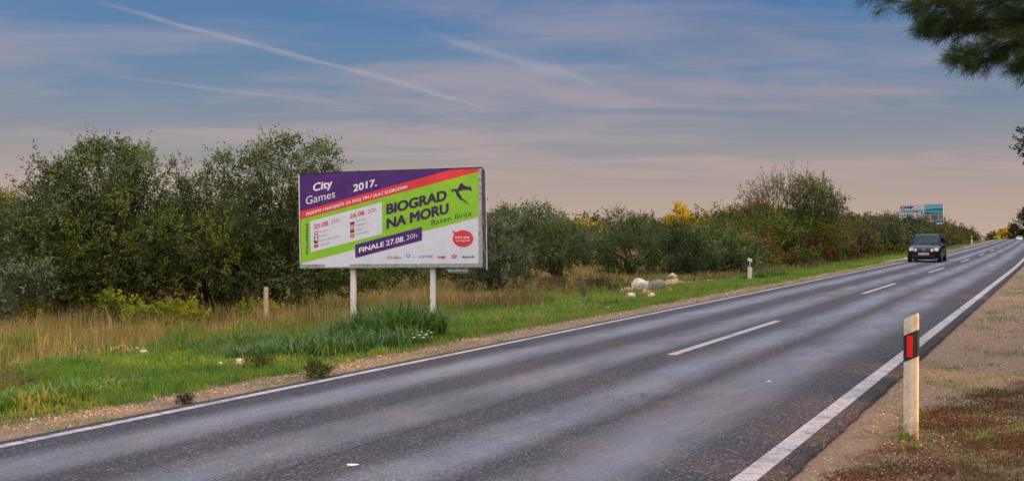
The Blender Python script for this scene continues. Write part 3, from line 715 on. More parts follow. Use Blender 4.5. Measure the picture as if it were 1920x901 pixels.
for path, ya, yb, rad, wgt in boughs:
    pts = []
    for j, (px, py) in enumerate(path): pts.append(at(px + 26, py - 14, ya + (yb - ya) * j / 4) - tp)
    st0 = Vector((0, 0, max(2.5, pts[0].z - .3)))
    mb.tube([st0] + pts, [.075, .055, .04, .028, .018, .008], 6)
    nt = int(46 * wgt)
    for i in range(nt):
        f = 1 - rd.random() ** 1.3 * .78; q = f * 4; j = min(3, int(q)); p = pts[j].lerp(pts[j + 1], q - j)
        ax = (pts[j + 1] - pts[j]).normalized(); w_ = rad * (1.25 - .9 * max(0, f - .3)) * 1.5
        side = Vector((rd.gauss(0, 1), rd.gauss(0, 1), rd.gauss(0, .6))).normalized() * w_ * rd.uniform(.3, 1.2)
        e = p + ax * w_ * rd.uniform(.2, .9) + side
        mb.tube([p, p.lerp(e, .5) + ax * .03, e], [.010, .007, .004], 4)
        for k_ in range(3):
            c = p.lerp(e, rd.uniform(.55, 1.05)) + Vector((rd.gauss(0, .03), rd.gauss(0, .03), rd.gauss(0, .03))); C.append(c); A.append((e - p).normalized() + ax * .6)
    for i in range(4): C.append(pts[4] + ax * .04 * i); A.append(ax)
mb.build('trunk', M_barkp, pine, smooth=True)
link('needles', needle_mesh('needles', np.array(C), np.array(A), 44, .115, .0042), pine, M_pine)
for (px, py, Y) in ((1886, 106, 11.75), (1770, 52, 12.3)):
    mbc = MB(); c = at(px, py, Y) - tp; mbc.tube([c + Vector((0, 0, .045)), c + Vector((0, 0, .02)), c, c - Vector((0, 0, .035)), c - Vector((0, 0, .06))], [.01, .03, .036, .026, .008], 10); mbc.build('pine_cone', M_barkd, pine, smooth=True)
# out of view crown of the same pine
Lc = [((.2, .3, 7.6), (3.0, 3.0, 1.5), 1.), ((1.5, -.6, 6.0), (2.6, 2.6, 1.3), 1.), ((.6, 1.8, 6.2), (2.0, 2.0, 1.1), .9)]
P, D = crown_sprigs(Lc, 40, .3); link('crown', sprigs_to_leaves(P, D, 12, .3, .16, .03, 'crown'), pine, M_pine)
# tip of a leafy branch at the right edge
tl = Vector((*xy(22.5, -.9), 0)); tl.z = float(terr(tl.x, tl.y))
lt = thing('leafy_tree', 'leafy tree outside the frame with one small branch tip showing at the right edge', 'tree', tl)
L = []
for (px, py, rx, ry) in ((1932, 268, 20, 22), (1985, 240, 45, 45), (2030, 200, 70, 60), (2010, 290, 40, 30)):
    c = at(px, py, tl.y) - tl; k = tl.y / FPX; L.append((tuple(c), (rx * k, rx * k, ry * k), 1.0))
P, D = crown_sprigs(L, 260, .3); link('crown', sprigs_to_leaves(P, D, 8, .14, .07, .035, 'crown'), lt, M_dark)
limbs((0, 0, 0), L, .11, 3).build('trunk', M_barkd, lt, smooth=True)


# ------------------------------------------------------------------ grass
def blades(name, P, H, W, lean, tone, up=None):
    n = len(P); a = rng.uniform(0, 2 * math.pi, n); r = np.stack([np.cos(a), np.sin(a), np.zeros(n)], 1)
    b = rng.uniform(0, 2 * math.pi, n); ld = np.stack([np.cos(b), np.sin(b), np.zeros(n)], 1) * (lean * rng.uniform(.2, 1.4, n))[:, None]
    H = H[:, None]; W = (W * rng.uniform(.7, 1.3, n))[:, None]; up = np.array([0, 0, 1.])
    V = np.empty((n, 5, 3)); V[:, 0] = P - r * W * .5; V[:, 1] = P + r * W * .5
    m = P + up * H * .55 + ld * H * .25; V[:, 2] = m + r * W * .42; V[:, 3] = m - r * W * .42; V[:, 4] = P + up * H * (1 - .35 * lean[:, None]) + ld * H * .95
    i = (np.arange(n) * 5)[:, None]
    F = np.concatenate([i + np.array([[0, 1, 2]]), i + np.array([[0, 2, 3]]), i + np.array([[3, 2, 4]])])
    return mesh_np(name, V.reshape(-1, 3), F, {'tone': np.repeat(tone, 5)})
def snoise(s, t, f=1.0, ph=0.0):
    return np.sin(s * .9 * f + 1.7 * np.sin(t * .7 * f + ph)) * np.sin(t * 1.1 * f + 1.3 * np.sin(s * .6 * f + ph + 1)) * .5 + .3 * np.sin(s * 2.3 * f + ph) * np.sin(t * 2.9 * f - ph) + .2 * np.sin(s * 5.1 * f + t * 4.3 * f)
def scatter(n, s0, s1, t0, t1, view=True, pw=1.0):
    s = s0 + (s1 - s0) * rng.random(n) ** pw; tt = rng.uniform(t0, t1, n); q = tt + c_of(s); x, y = xy(s, q)
    if view:
        k = (y > 1) & (np.abs(x) < y * .50 + 1.0); s, tt, q, x, y = s[k], tt[k], q[k], x[k], y[k]
    return s, tt, x, y, terrain_st(s, q)
# green verge
s, tt, x, y, z = scatter(620000, 2, 110, 7.62, 18, pw=1.9)
edge = 8.35 + .4 * snoise(s, tt * 0, 1.5) + .25 * snoise(s, s, 4.)
g_ = snoise(s, tt, 1.1, .5)
pr = np.clip((tt - edge) / .5, 0, 1) * np.clip((17.2 - tt + 1.2 * snoise(s, tt, .6, 2)) / 1.8, 0, 1)
pr = np.maximum(pr, ((tt < 8.15) & (tt > 7.66) & (snoise(s, tt, 2.4, 3) > -.1)) * .55)
pr = np.maximum(pr, .16 * (tt < edge) * (snoise(s, tt, 3.1, 8) > 0)) * np.clip(.8 + g_ * 1.2 + .5 * snoise(s, tt, 3.3, 6), .10, 1)
k = rng.random(len(s)) < pr; s, tt, x, y, z, g_ = (a[k] for a in (s, tt, x, y, z, g_))
hgt = np.clip(.06 + .10 * np.clip(snoise(s, tt, 3.6, 2) - .1, 0, 1) + .05 * (g_ + .4) + .07 * np.clip((tt - 9.5) / 4, 0, 1) + .05 * snoise(s, tt, 2.7, 4), .025, .4) * rng.uniform(.5, 1.5, len(s)); hgt = np.where(tt < 8.3, hgt * .35, hgt)
wd = .006 + .0004 * y
tone = np.clip(.5 + .3 * snoise(s, tt, .8, 1) + .25 * snoise(s, tt, 3.1, 3) + rng.normal(0, .22, len(s)), 0, 1)
o = link('grass', blades('grass', np.stack([x, y, z - .01], 1), hgt, wd, rng.uniform(.3, 1.3, len(s)), tone), None, M_grass)
tag(o, 'green mown-looking verge grass between the road gravel and the dry field', 'grass', kind='stuff')
# dry field grass
s, tt, x, y, z = scatter(420000, 3, 150, 13.4, 46, pw=1.5)
pr = np.clip((tt - 14.9 + 1.1 * snoise(s, tt, .6, 2)) / 1.6, 0, 1) * np.clip(.75 + .9 * snoise(s, tt, .55, 7), .22, 1) * np.clip(1.6 - (tt - 15) / 26, .25, 1)
k = rng.random(len(s)) < pr; s, tt, x, y, z = (a[k] for a in (s, tt, x, y, z))
hgt = np.clip(.42 + .18 * snoise(s, tt, .9, 5) + .15 * np.clip((tt - 16) / 4, 0, 1), .15, .9) * rng.uniform(.45, 1.25, len(s)); hgt *= np.clip((tt - 13.2) / 2.2, .35, 1)
tone = np.clip(.5 + .3 * snoise(s, tt, 1.2, 1) + .2 * snoise(s, tt, 4.2, 1) + rng.normal(0, .25, len(s)), 0, 1)
k2 = rng.random(len(s)) < .05; hgt = np.where(k2, hgt * 1.55, hgt); tone = np.where(k2, np.clip(tone + .35, 0, 1), tone * .9)
o = link('dry_grass', blades('dry_grass', np.stack([x, y, z - .02], 1), hgt, .006 + .00034 * y, np.full(len(s), .40), tone), None, M_dry)
tag(o, 'tall straw-coloured dry grass covering the field under the olive trees', 'grass', kind='stuff')
s, tt, x, y, z = scatter(150000, 5, 90, 14.2, 24, pw=1.4)
k = rng.random(len(s)) < np.clip(snoise(s, tt, 1.6, 4) * 1.8 - .35, 0, 1); s, tt, x, y, z = (a[k] for a in (s, tt, x, y, z))
o = link('field_weeds', blades('field_weeds', np.stack([x, y, z - .02], 1), rng.uniform(.15, .62, len(s)), .010 + .0004 * y, np.full(len(s), .7), np.clip(rng.normal(.35, .25, len(s)), 0, 1)), None, M_grass)
tag(o, 'green weeds growing up through the dry field grass', 'weeds', kind='stuff')
# brown weedy heath between verge and field
s, tt, x, y, z = scatter(140000, 24, 100, 11.0, 17.5, pw=1.3)
pr = .5 * np.clip(snoise(s, tt, .8, 9) * 1.6 - .1, 0, 1) * np.clip((tt - 12.3 + (s > 40) * 1.2) / 1.0, 0, 1)
k = rng.random(len(s)) < pr; s, tt, x, y, z = (a[k] for a in (s, tt, x, y, z))
o = link('dry_weeds', blades('dry_weeds', np.stack([x, y, z - .02], 1), rng.uniform(.2, .7, len(s)), .008 + .0004 * y, np.full(len(s), .8), rng.random(len(s))), None, M_heath)
tag(o, 'brown withered weeds along the edge of the dry field', 'weeds', kind='stuff')
# near verge on the right: reddish dry moss and small tufts
s, tt, x, y, z = scatter(850000, 4, 40, -6, 1.5, pw=2.0)
f1 = snoise(s, tt, 1.3, 2) + .35 * snoise(s, tt, 5, 1)
tb = np.interp(s, [0, 10, 14, 60], [1.4, 1.4, .35, .35]); pr = np.clip((tb - tt + .25 * f1) / .25, 0, 1) * np.clip(.62 + 1.3 * f1, .2, 1)
k = rng.random(len(s)) < pr; s1, t1_, x1, y1, z1 = (a[k] for a in (s, tt, x, y, z))
o = link('dry_moss', blades('dry_moss', np.stack([x1, y1, z1 - .004], 1), rng.uniform(.012, .05, len(s1)), .005 + .0002 * y1, np.full(len(s1), 1.6), np.clip(rng.normal(.45, .3, len(s1)), 0, 1)), None, M_moss)
tag(o, 'low reddish-brown dried moss and stubble on the near verge', 'moss', kind='stuff')
s, tt, x, y, z = scatter(300000, 4, 60, -6, 1.66, pw=1.8)
f2 = snoise(s, tt, 2.2, 6) + .5 * snoise(s, tt, 6, 3)
pr = np.clip((1.45 - tt + .3 * f2) / .3, 0, 1) * (f2 > .30)
pr = np.where((tt < -.6), pr + .45 * (snoise(s, tt, .7, 1) > .1), pr)
k = rng.random(len(s)) < pr * .8; s, tt, x, y, z = (a[k] for a in (s, tt, x, y, z))
o = link('verge_grass', blades('verge_grass', np.stack([x, y, z - .004], 1), rng.uniform(.02, .085, len(s)), .0045 + .0002 * y, np.full(len(s), 1.1), np.clip(rng.normal(.55, .25, len(s)), 0, 1)), None, M_grass)
tag(o, 'patchy short green grass on the near gravel verge', 'grass', kind='stuff')

# gravel stones
def stones_mesh(name, x, y, z, size, flat=.6):
    n = len(x); ico = np.array([(1, 0, 0), (0, 1, 0), (-1, 0, 0), (0, -1, 0), (0, 0, 1), (0, 0, -1)], float)
    F0 = np.array([(0, 1, 4), (1, 2, 4), (2, 3, 4), (3, 0, 4), (1, 0, 5), (2, 1, 5), (3, 2, 5), (0, 3, 5)])
    V = ico[None] * rng.uniform(.6, 1.3, (n, 6, 1)) * size[:, None, None] * np.array([1, 1, flat])
    a = rng.uniform(0, 6.28, n); ca, sa_ = np.cos(a)[:, None], np.sin(a)[:, None]
    V = np.stack([V[..., 0] * ca - V[..., 1] * sa_, V[..., 0] * sa_ + V[..., 1] * ca, V[..., 2]], -1) + np.stack([x, y, z], -1)[:, None]
    F = (np.arange(n) * 6)[:, None, None] + F0[None]
    return mesh_np(name, V.reshape(-1, 3), F.reshape(-1, 3), {'tone': np.repeat(rng.random(n), 6)})
def m_stone(t, p, o):
    t.put(p.inputs['Base Color'], t.ramp(t.attr('tone'), [(0, srgb(104, 80, 64)), (.5, srgb(144, 116, 96)), (.9, srgb(176, 152, 132)), (1, srgb(204, 190, 174))])); p.inputs['Roughness'].default_value = .9
M_stone = mat('gravel_stone', m_stone)
s, tt, x, y, z = scatter(110000, 2, 90, 7.66, 9.4, pw=1.8)
pr = np.exp(-((tt - 8.3 - .25 * snoise(s, tt * 0, 1.5)) / .30) ** 2) * np.clip(.75 + .9 * snoise(s, tt, 2.2, 5), .1, 1); k = rng.random(len(s)) < pr; x, y, z = x[k], y[k], z[k]
o = link('gravel', stones_mesh('gravel', x, y, z, rng.uniform(.004, .018, len(x)) * (1 + .012 * y)), None, M_stone)
tag(o, 'pinkish gravel strip along the far edge of the road', 'gravel', kind='stuff')
s, tt, x, y, z = scatter(110000, 3, 45, -5, 1.68, pw=1.8)
pr = np.clip((tt + .4) / 1.4, .12, 1) * np.clip(.7 + .6 * snoise(s, tt, 2, 8), .15, 1); k = rng.random(len(s)) < pr; x, y, z = x[k], y[k], z[k]
o = link('gravel', stones_mesh('gravel', x, y, z, rng.uniform(.003, .013, len(x)) * (1 + .03 * y)), None, M_stone)
tag(o, 'fine sandy gravel along the near edge of the road', 'gravel', kind='stuff')


# ------------------------------------------------------------------ reeds, plants, vines, flowers
def reed_clump(label, px, py, r, h, n, group='clumps of broad green reed grass by the billboard', mt=None, name='reed_clump', cat='plant'):
    c = gp(px, py); T = thing(name, label, cat, c, 0, group); V = []; F = []; tone = []; n = int(n * 1.25)
    for i in range(n):
        a = rng.uniform(0, 6.28); q = r * math.sqrt(rng.random()); bx, by = q * math.cos(a), q * math.sin(a)
        bz = float(terr(c.x + bx, c.y + by)) - c.z; hh = h * rng.uniform(.55, 1.1) * (1 - .35 * (q / r) ** 2); out = rng.uniform(0, 6.28); ln = rng.uniform(.35, 1.35)
        w_ = rng.uniform(.005, .012) * (1 + h * .3); sx, sy = -math.sin(out), math.cos(out); b0 = len(V)
        tn = rng.uniform(0, 1)
        for j in range(5):
            f = j / 4; rr = hh * ln * f ** 1.6 * .75; zz = hh * (f - .42 * ln * f ** 2.6); ww = w_ * (.6, 1, 1, .7, .08)[j]
            x_ = bx + math.cos(out) * rr; y_ = by + math.sin(out) * rr
            V += [(x_ - sx * ww, y_ - sy * ww, bz + zz), (x_ + sx * ww, y_ + sy * ww, bz + zz)]; tone += [tn, tn]
        for j in range(4): F.append((b0 + 2 * j, b0 + 2 * j + 1, b0 + 2 * j + 3, b0 + 2 * j + 2))
    link('blades', mesh_np('blades', V, F, {'tone': tone}), T, mt or M_reed); return T
reed_clump('tallest broad-bladed reed clump at the foot of the left billboard post', 728, 640, 1.0, .95, 1500)
reed_clump('low wide reed clump stretching left from the tallest reed clump', 640, 655, 1.4, .52, 1600)
reed_clump('reed clump behind the half-buried stones', 560, 660, 1.2, .46, 1200)
reed_clump('thin outermost reed clump left of the half-buried stones', 455, 655, 1.2, .34, 600)
reed_clump('dark grass tussock low in the green verge near the left edge', 75, 758, .7, .36, 620, None, M_grass, 'grass_tussock', 'plant')
reed_clump('spreading grass tussock beside the dark one, nearer the gravel', 170, 735, .6, .24, 300, None, M_grass, 'grass_tussock', 'plant')
reed_clump('bright green leafy weeds right of the right billboard post', 900, 607, 1.5, .34, 1100, None, M_grass, 'leafy_weeds', 'plant')
reed_clump('green weeds between the wooden post and the gravel', 1010, 590, 1.5, .35, 1000, None, M_grass, 'leafy_weeds', 'plant')
reed_clump('green grass clump hugging the leaning wooden post', 1110, 572, 1.1, .42, 700, None, M_grass, 'grass_tussock', 'plant')
reed_clump('dark green weeds just right of the roadside marker across the road', 1434, 523, .9, .6, 700, None, M_reed, 'leafy_weeds', 'plant')
reed_clump('low green weeds left of the roadside marker across the road', 1365, 528, 1.3, .3, 700, None, M_reed, 'leafy_weeds', 'plant')
reed_clump('small tuft of grass at the foot of the near marker post', 1700, 824, .05, .10, 34, None, M_grass, 'grass_tuft', 'plant')

def shrub(label, px, py, r, h, mt, n=260, ll=.07, lw=.06, name='low_shrub', cat='shrub', group=None, k=8, sl=.16, twig=M_barkp):
    c = gp(px, py); T = thing(name, label, cat, c, 0, group)
    L = [((0, 0, h * .5), (r, r, h * .5), 1.)] + [((rng.uniform(-.7, .7) * r, rng.uniform(-.5, .5) * r, h * rng.uniform(.35, .8)), (r * .45, r * .45, h * .3), 1.) for _ in range(4)]
    P, D = crown_sprigs(L, n, .35); link('foliage', sprigs_to_leaves(P, D, k, sl, ll, lw, 'foliage', .7), T, mt)
    mb = MB()
    for i in range(9):
        a = rng.uniform(0, 6.28); e = Vector((math.cos(a) * r * .8, math.sin(a) * r * .8, h * rng.uniform(.6, 1))); mb.tube([(0, 0, -.04), e * .5 + Vector((0, 0, .05)), e], [.014, .01, .005], 4)
    mb.build('stems', twig, T); return T
VG = 'yellow-green vines in the dry grass'
shrub('wide yellow-green vine shrub in the dry grass below the tallest olive tree', 315, 612, .85, .58, M_vine, 62, .09, .085, 'vine_shrub', 'shrub', VG)
shrub('narrow upright yellow-green vine left of the wide vine shrub', 222, 608, .34, .8, M_vine, 70, .09, .085, 'vine_shrub', 'shrub', VG)
shrub('yellow-green vine climbing at the foot of the pale stone post', 480, 604, .6, .5, M_vine, 48, .08, .07, 'vine_shrub', 'shrub', VG)
shrub('faint yellow-green vine in the grass left of the billboard', 565, 590, .5, .5, M_vine, 50, .09, .08, 'vine_shrub', 'shrub', VG)
shrub('yellow-green weeds at the left edge in front of the small silvery olive', 30, 612, .8, .7, M_vine, 45, .08, .05, 'vine_shrub', 'shrub', VG)
shrub('small dark green cushion plant growing from the gravel at the road edge', 604, 708, .19, .17, M_green, 1500, .035, .010, 'cushion_plant', 'plant', None, 6, .08)
shrub('dull green weed beside the half-buried stones', 488, 697, .2, .22, M_green, 600, .045, .012, 'weed_plant', 'plant', None, 6, .10)
shrub('tiny weed in the gravel strip at the left', 345, 757, .08, .08, M_dark, 3500, .02, .01, 'weed_plant', 'plant', None, 5, .025)
shrub('low purplish-brown shrub in front of the leaning wooden post', 1060, 548, .9, .5, M_brown, 90, .06, .03, 'dry_shrub', 'shrub')
shrub('purplish-brown dry shrub between the leaning wooden post and the white boulders', 1140, 548, 1.2, .55, M_brown, 80, .06, .03, 'dry_shrub', 'shrub')
shrub('rusty green weedy shrub left of the leaning wooden post', 985, 560, .9, .45, M_rust, 60, .06, .03, 'dry_shrub', 'shrub')
shrub('brown dry shrub left of the roadside marker across the road', 1345, 510, 1.5, .8, M_brown, 70, .07, .03, 'dry_shrub', 'shrub')
shrub('yellow-green bush against the rightmost of the two pale fence posts', 1514, 503, .7, 1.1, M_green, 90, .08, .05, 'low_shrub', 'shrub')
shrub('low green bush left of the two pale fence posts', 1418, 500, 1.0, .9, M_brown, 60, .07, .04, 'low_shrub', 'shrub')
shrub('dead brown brushwood lying at the left edge of the verge', 18, 738, .4, .26, M_heath, 120, .12, .006, 'brushwood', 'shrub')

M_white = mat('white_petal', color=(.8, .8, .76), rough=.5)
M_stalk = mat('plant_stalk', color=srgb(70, 96, 40), rough=.7)
fl = thing('white_flowers', 'patch of small white flowers beside the reeds below the billboard', 'flowers', gp(800, 640)); c0 = fl.location
for (px, py) in [(782, 628), (786, 636), (795, 622), (799, 633), (802, 627), (806, 624), (793, 641), (775, 641), (808, 630), (790, 629), (797, 636), (757, 640), (773, 633), (801, 621)]:
    mbp = MB(); mbs = MB(); g0 = gp(px, py + 12); h = .16
    for q in range(5):
        a = q * 1.257; p = g0 - c0 + Vector((0, 0, h)); e = p + Vector((math.cos(a) * .032, math.sin(a) * .032, .012)); e2 = p + Vector((math.cos(a + .6) * .026, math.sin(a + .6) * .026, .012)); mbp.poly([p, p + Vector((math.cos(a - .5) * .024, math.sin(a - .5) * .024, .006)), e, e2])
    mbs.tube([g0 - c0, g0 - c0 + Vector((.01, 0, h))], .003, 4)
    k_ = mbs.build('flower_stalk', M_stalk, fl); mbp.build('blossom', M_white, k_)
# dry stalk
c = gp(90, 605); o = thing('dry_stalk', 'long leaning dead stalk standing out of the dry grass at the left', 'plant', c)
mb = MB(); mb.tube([(0, 0, 0), Vector(at(75, 570, c.y)) - c, Vector(at(58, 556, c.y)) - c], [.02, .016, .008], 6); mb.build('stem', grainy(srgb(176, 156, 128), .2, 20, .9)('dead_wood'), o)
M_dead = grainy(srgb(176, 150, 96), .2, 20, .9)('dead_wood_yellow')
c = gp(350, 632); o = thing('dry_stalk', 'short leaning yellow dead stalk right of the wide vine shrub', 'plant', c)
mb = MB(); mb.tube([(0, 0, 0), Vector(at(360, 610, c.y)) - c, Vector(at(374, 592, c.y)) - c], [.016, .012, .006], 6); mb.build('stem', M_dead, o)
# pale fallen limb
c = gp(1010, 521); o = thing('bare_branch', 'pale bare crooked limb leaning under the wide olive tree', 'branch', c)
mb = MB(); pts = [(1010, 521), (1018, 507), (1030, 498), (1042, 491), (1055, 489)]
mb.tube([Vector(at(px, py, c.y)) - c for px, py in pts], [.06, .05, .05, .035, .015], 7)
mb.tube([Vector(at(1030, 498, c.y)) - c, Vector(at(1028, 486, c.y)) - c], [.03, .012], 6); mb.build('limb', M_barkp, o, smooth=True)

# ------------------------------------------------------------------ rocks
def m_rock(t, p, o):
    P = t.pos(); n = t.noise(P, 3, 6, .7); f = t.noise(P, 14, 4, .6)
    c = t.mix(t.rng(n, .38, .62), srgb(222, 216, 210), srgb(176, 162, 150)); c = t.mix(t.rng(f, .52, .7), c, srgb(170, 130, 96))
    t.put(p.inputs['Base Color'], c); p.inputs['Roughness'].default_value = .9; t.put(p.inputs['Normal'], t.bump(n, .7, .05))
M_rock = mat('limestone', m_rock)
M_rockg = grainy(srgb(124, 116, 116), .3, 6, .9, bump=.6, dirt=srgb(158, 146, 138))('grey_limestone')
M_rockt = grainy(srgb(168, 138, 100), .3, 8, .9, bump=.5, dirt=srgb(120, 84, 58))('tan_rubble')
def rock(label, px, py, w_, h, mt, seed, name='boulder', cat='rock', group=None):
    c = gp(px, py); rd = np.random.default_rng(seed); bm = bmesh.new(); bmesh.ops.create_icosphere(bm, subdivisions=3, radius=1)
    ph = rd.uniform(0, 6.28, 6); pl = [unit(rd.normal(size=3)) for _ in range(12)]; dd = rd.uniform(.66, .9, 12)
    for v in bm.verts:
        n = np.array(v.co)
        for a, b in zip(pl, dd):
            k = n @ a
            if k > b: n = n - a * (k - b) * .97
        q_ = Vector(n) * 1.7 + Vector((seed, 0, 0)); n = n * (1 + .20 * noise.fractal(q_, .8, 2.2, 4) + .10 * abs(noise.noise(q_ * 3.1)))
        n = n * (1 + .04 * math.sin(5 * n[0] + ph[0]) * math.sin(6 * n[1] + ph[1]) + .03 * math.sin(13 * n[2] + ph[2]) * math.sin(11 * n[0] + ph[3]))
        v.co = (n[0] * w_ * .58, n[1] * w_ * .42, n[2] * h * .85 + h * .42)
    for f in bm.faces: f.smooth = True
    me = bpy.data.meshes.new(name); bm.to_mesh(me); bm.free(); o = link(name, me, None, mt); o.location = c; o.rotation_euler = (0, 0, rd.uniform(-.5, .5))
    tag(o, label, cat, group); return o
def pxw(px, py, wpx): return gp(px, py).y * wpx / FPX
for i, (lab, px, py, wp, hp, mt) in enumerate((
    ('largest white boulder of the heap right of the leaning wooden post', 1201, 549, 40, 19, M_rock),
    ('grey boulder leaning against the right side of the largest white boulder', 1229, 546, 34, 17, M_rockg),
    ('low tan stone at the left foot of the largest white boulder', 1180, 552, 26, 10, M_rockt),
    ('small white stone lying in the grass below the largest boulder', 1184, 558, 15, 7, M_rock),
    ('white rounded stone topmost of the small heap right of the boulders', 1260, 530, 18, 12, M_rock),
    ('pinkish stone at the base of the small heap right of the boulders', 1262, 537, 30, 11, M_rockt),
    ('white stone in the grass between the small heap and the roadside marker', 1313, 530, 14, 8, M_rock),
    ('flat pale stone just right of the white stone near the marker', 1332, 531, 20, 5, M_rockt),
    ('half-buried pale stone below the reeds, widest of the three', 450, 684, 22, 13, M_rock),
    ('half-buried small block left of the widest half-buried stone', 413, 686, 13, 9, M_rock),
    ('half-buried flat stone right of the widest half-buried stone', 486, 674, 26, 9, M_rockt),
    ('flat white stone low in the grass below the half-buried stones', 362, 703, 16, 5, M_rock),
    ('pale stone with a pointed top, right of the tan rubble pile', 270, 666, 24, 12, M_rock),
    ('small white pebble in the verge below the leaning wooden post', 1139, 580, 6, 4, M_rock),
    ('small pale stone lying on the verge near the gravel across the road', 1362, 554, 5, 3, M_rock),
    ('tan angular stone wedged between the largest white boulder and the grey boulder', 1214, 554, 18, 9, M_rockt),
    ('small pale stone in front of the grey boulder', 1222, 557, 11, 6, M_rock),
    ('small tan stone left of the low tan stone at the boulder heap', 1168, 550, 12, 6, M_rockt),
    ('pale stone behind the gap between the grey boulder and the small heap', 1246, 538, 14, 8, M_rock),
    ('tan stone right of the pinkish stone of the small heap', 1278, 536, 15, 7, M_rockt),
    ('tiny pale stone outermost right of the small heap', 1290, 534, 9, 5, M_rock),
    ('tiny tan stone in the grass below the pinkish stone', 1256, 545, 8, 4, M_rockt),
    ('small tan stone lying alone left of the tan rubble pile', 95, 690, 13, 6, M_rockt))):
    rock(lab, px, py, pxw(px, py, wp) * (.8 if px < 520 else 1.05), pxw(px, py, hp) * (.8 if px < 520 else 1.15), mt, 50 + i, 'boulder' if wp > 20 else 'stone', 'rock')
T = thing('rubble_pile', 'low pile of tan rubble at the edge of the dry grass on the left', 'rubble', gp(228, 664))
x = []; 
for i in range(60): x.append((rng.normal(0, .22), rng.normal(0, .12), rng.uniform(0, .06)))
x = np.array(x); me = stones_mesh('stone_heap', x[:, 0], x[:, 1], x[:, 2] + .02 + .08 * np.exp(-(x[:, 0] / .18) ** 2), rng.uniform(.02, .07, 60)); link('stone_heap', me, T, M_rockt)['kind'] = 'stuff'

# ------------------------------------------------------------------ posts
M_wood = grainy(srgb(100, 82, 62), .35, 18, .9, bump=.6, dirt=srgb(66, 56, 46))('old_wood')
M_conc = grainy(srgb(188, 176, 150), .2, 25, .9, bump=.5, dirt=srgb(130, 112, 84))('pale_concrete')
def pole(name, label, px, py, ptop, wpx, mt, lean=0, square=True, group=None, cat='post'):
    c = gp(px, py); h = c.y * (py - ptop) / FPX; w_ = c.y * wpx / FPX; mb = MB()
    if square: mb.tube([(0, 0, -.2), (lean * h * .5, 0, h * .5), (lean * h, 0, h)], [w_ * .66, w_ * .64, w_ * .6], 4)
    else:
        mb.tube([(0, 0, -.2), (lean * h * .5 + .01, 0, h * .5), (lean * h, 0, h - .02), (lean * h + w_ * .1, 0, h + .02)], [w_ * .56, w_ * .52, w_ * .5, w_ * .3], 9)
    o = mb.build(name, mt, None, smooth=not square); o.location = c; o.rotation_euler = (0, 0, .5); tag(o, label, cat, group); return o
pole('stone_post', 'pale square stone post standing in the dry grass left of the billboard', 499, 607, 538, 8, M_conc)
pole('wooden_post', 'leaning weathered wooden post left of the white boulders', 1096, 568, 517, 10, M_wood, -.10, False)
pole('wooden_post', 'short dark wooden stump post in the dry grass behind the white boulders', 1234, 524, 500, 9, M_wood, -.03, False)
pole('fence_post', 'left one of two pale stone fence posts before the roadside hedge', 1459, 503, 466, 6, M_conc, -.03, True, 'pale fence posts')
pole('fence_post', 'right one of two pale stone fence posts, beside the yellow-green bush', 1488, 500, 463, 6, M_conc, -.01, True, 'pale fence posts')
pole('metal_post', 'thin grey metal post in the verge between the fence posts and the black car', 1582, 492, 463, 2.2, grainy(srgb(78, 88, 96), .15, 20, .6)('grey_metal'), 0, True)
pole('fence_post', 'tiny pale post in the field under the wide olive tree', 1082, 520, 512, 4, M_conc)
# wires between the two pale posts
a = gp(1459, 503); b = gp(1488, 500); c3 = gp(1400, 511); mb = MB()
for z_ in (.45, .75):
    mb.tube([c3 + Vector((0, 0, z_)), a + Vector((0, .05, z_)), b + Vector((0, .05, z_))], .006, 4)
tag(mb.build('fence_wire', M_barkd), 'thin rusty wires strung along the two pale fence posts', 'wire')

